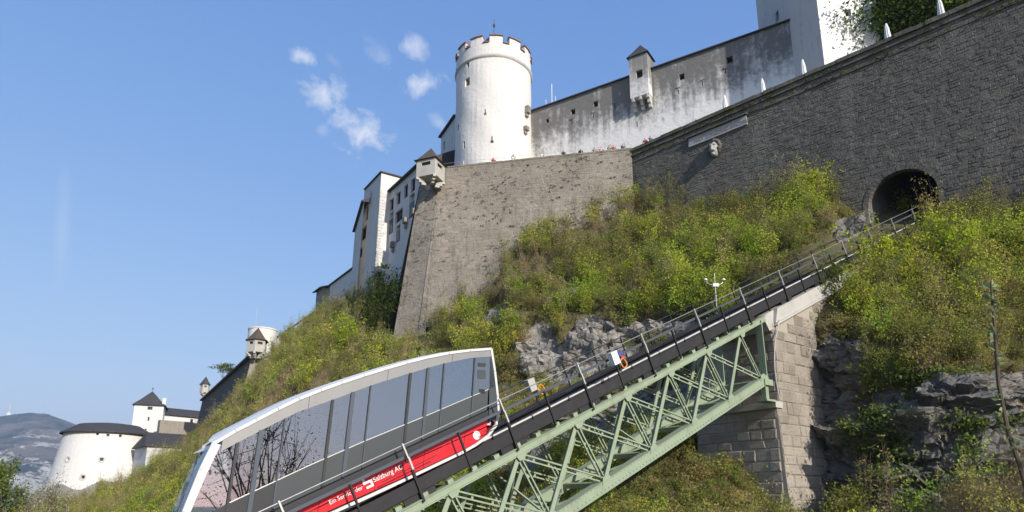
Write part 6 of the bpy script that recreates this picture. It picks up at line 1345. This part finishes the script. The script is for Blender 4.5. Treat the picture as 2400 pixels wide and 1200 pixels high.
b = at(10, 1190, 62.); tree('valley_tree', 'fresh green leafy tree at the foot of the far mountain', b - ez * 6, 8, b + ez * 1.1 - RV * 1.2, (2.7, 2.4, 3.2), 3000, .24, ((.1, .15, .03), (.16, .2, .04), (.2, .24, .04)), .2, 6, 18)
b = at(100, 1200, 66.); tree('blossom_tree', 'pale blossoming fruit tree in front of the round bastion', b - ez * 6, 6, b + ez * .6, (2.4, 2.0, 2.4), 1700, .16, ((.5, .46, .38), (.35, .33, .24), (.2, .22, .08)), .14, 9, 16)
b = np.array([14.5, 3.5, -7.]); tree('street_tree', 'sparse twiggy tree beside the viewpoint, mirrored in the car windows', b, 12, b + np.array([-.5, .5, 9.0]), (3.6, 3.4, 4.6), 900, .16, ((.1, .12, .03), (.14, .16, .04)), .22, 15, 26)
def sapling():
    path = [at(x, y, 9.5) for x, y in ((2450, 1290), (2420, 1190), (2390, 1090), (2362, 1010), (2340, 900), (2330, 760), (2322, 660))]
    t = thing('young_shoot', 'slender upright shoot with sparse pale leaves in front of the cliff', 'plant', path[0]); MB().tube(path, [.05, .042, .034, .03, .026, .02, .012], 7).build('stem', M['bark'], t)
    rnd = np.random.default_rng(4); P = np.array(path); lm = [tri_mesh('leaf', np.array([[[0, 0, 0], [.55, .3, .05], [1, 0, -.1]], [[0, 0, 0], [1, 0, -.1], [.55, -.3, .05]]], float), np.tile(np.array([.3, .36, .22]) * q, (2, 1)), [M['leaf']]) for q in (.6, .85, 1.1, 1.3)]
    for k in range(90):
        f = rnd.uniform(1.2, 6); i = min(int(f), 5); c = P[i] + (P[i + 1] - P[i]) * (f - i); d = rnd.normal(size=3); d[2] += .4; d /= np.linalg.norm(d); L = rnd.uniform(.06, .14); x = np.cross(d, rnd.normal(size=3)); x /= np.linalg.norm(x); y = np.cross(d, x); o = link('leaf', lm[k % 4], t)
        c = c + d * .012 - org(t); o.matrix_basis = Matrix(((d[0] * L, x[0] * L, y[0] * L, c[0]), (d[1] * L, x[1] * L, y[1] * L, c[1]), (d[2] * L, x[2] * L, y[2] * L, c[2]), (0, 0, 0, 1)))
    b = at(2330, 1215, 12.); KIND['near'] = [bush_variant(200, 1.0, .8, 8, 24, 260, .1, 30)]; COLR['near'] = ((.22, .28, .12),) * 3; TWC['near'] = (.2, .2, .12); shrub('pale_shrub', 'near', b - ez * .7, .8, 'pale green shrub tip at the lower end of the slender shoot', seed=0)
sapling()
# ------------------------------------------------------------------ air
def haze():
    g = bpy.data.materials.new('haze_air'); g.use_nodes = True; nt = g.node_tree; nt.nodes.remove(nt.nodes['Principled BSDF']); v = nt.nodes.new('ShaderNodeVolumePrincipled')
    v.inputs['Color'].default_value = (.62, .79, 1, 1); v.inputs['Density'].default_value = .00013; v.inputs['Anisotropy'].default_value = .2; out = [n for n in nt.nodes if n.type == 'OUTPUT_MATERIAL'][0]; nt.links.new(v.outputs[0], out.inputs['Volume'])
    m = MB(); m.box((-9500, -3500, -12), (19000, 0, 0), (0, 13000, 0), (0, 0, 760)); tag(m.build('haze', g), kind='stuff')
haze()
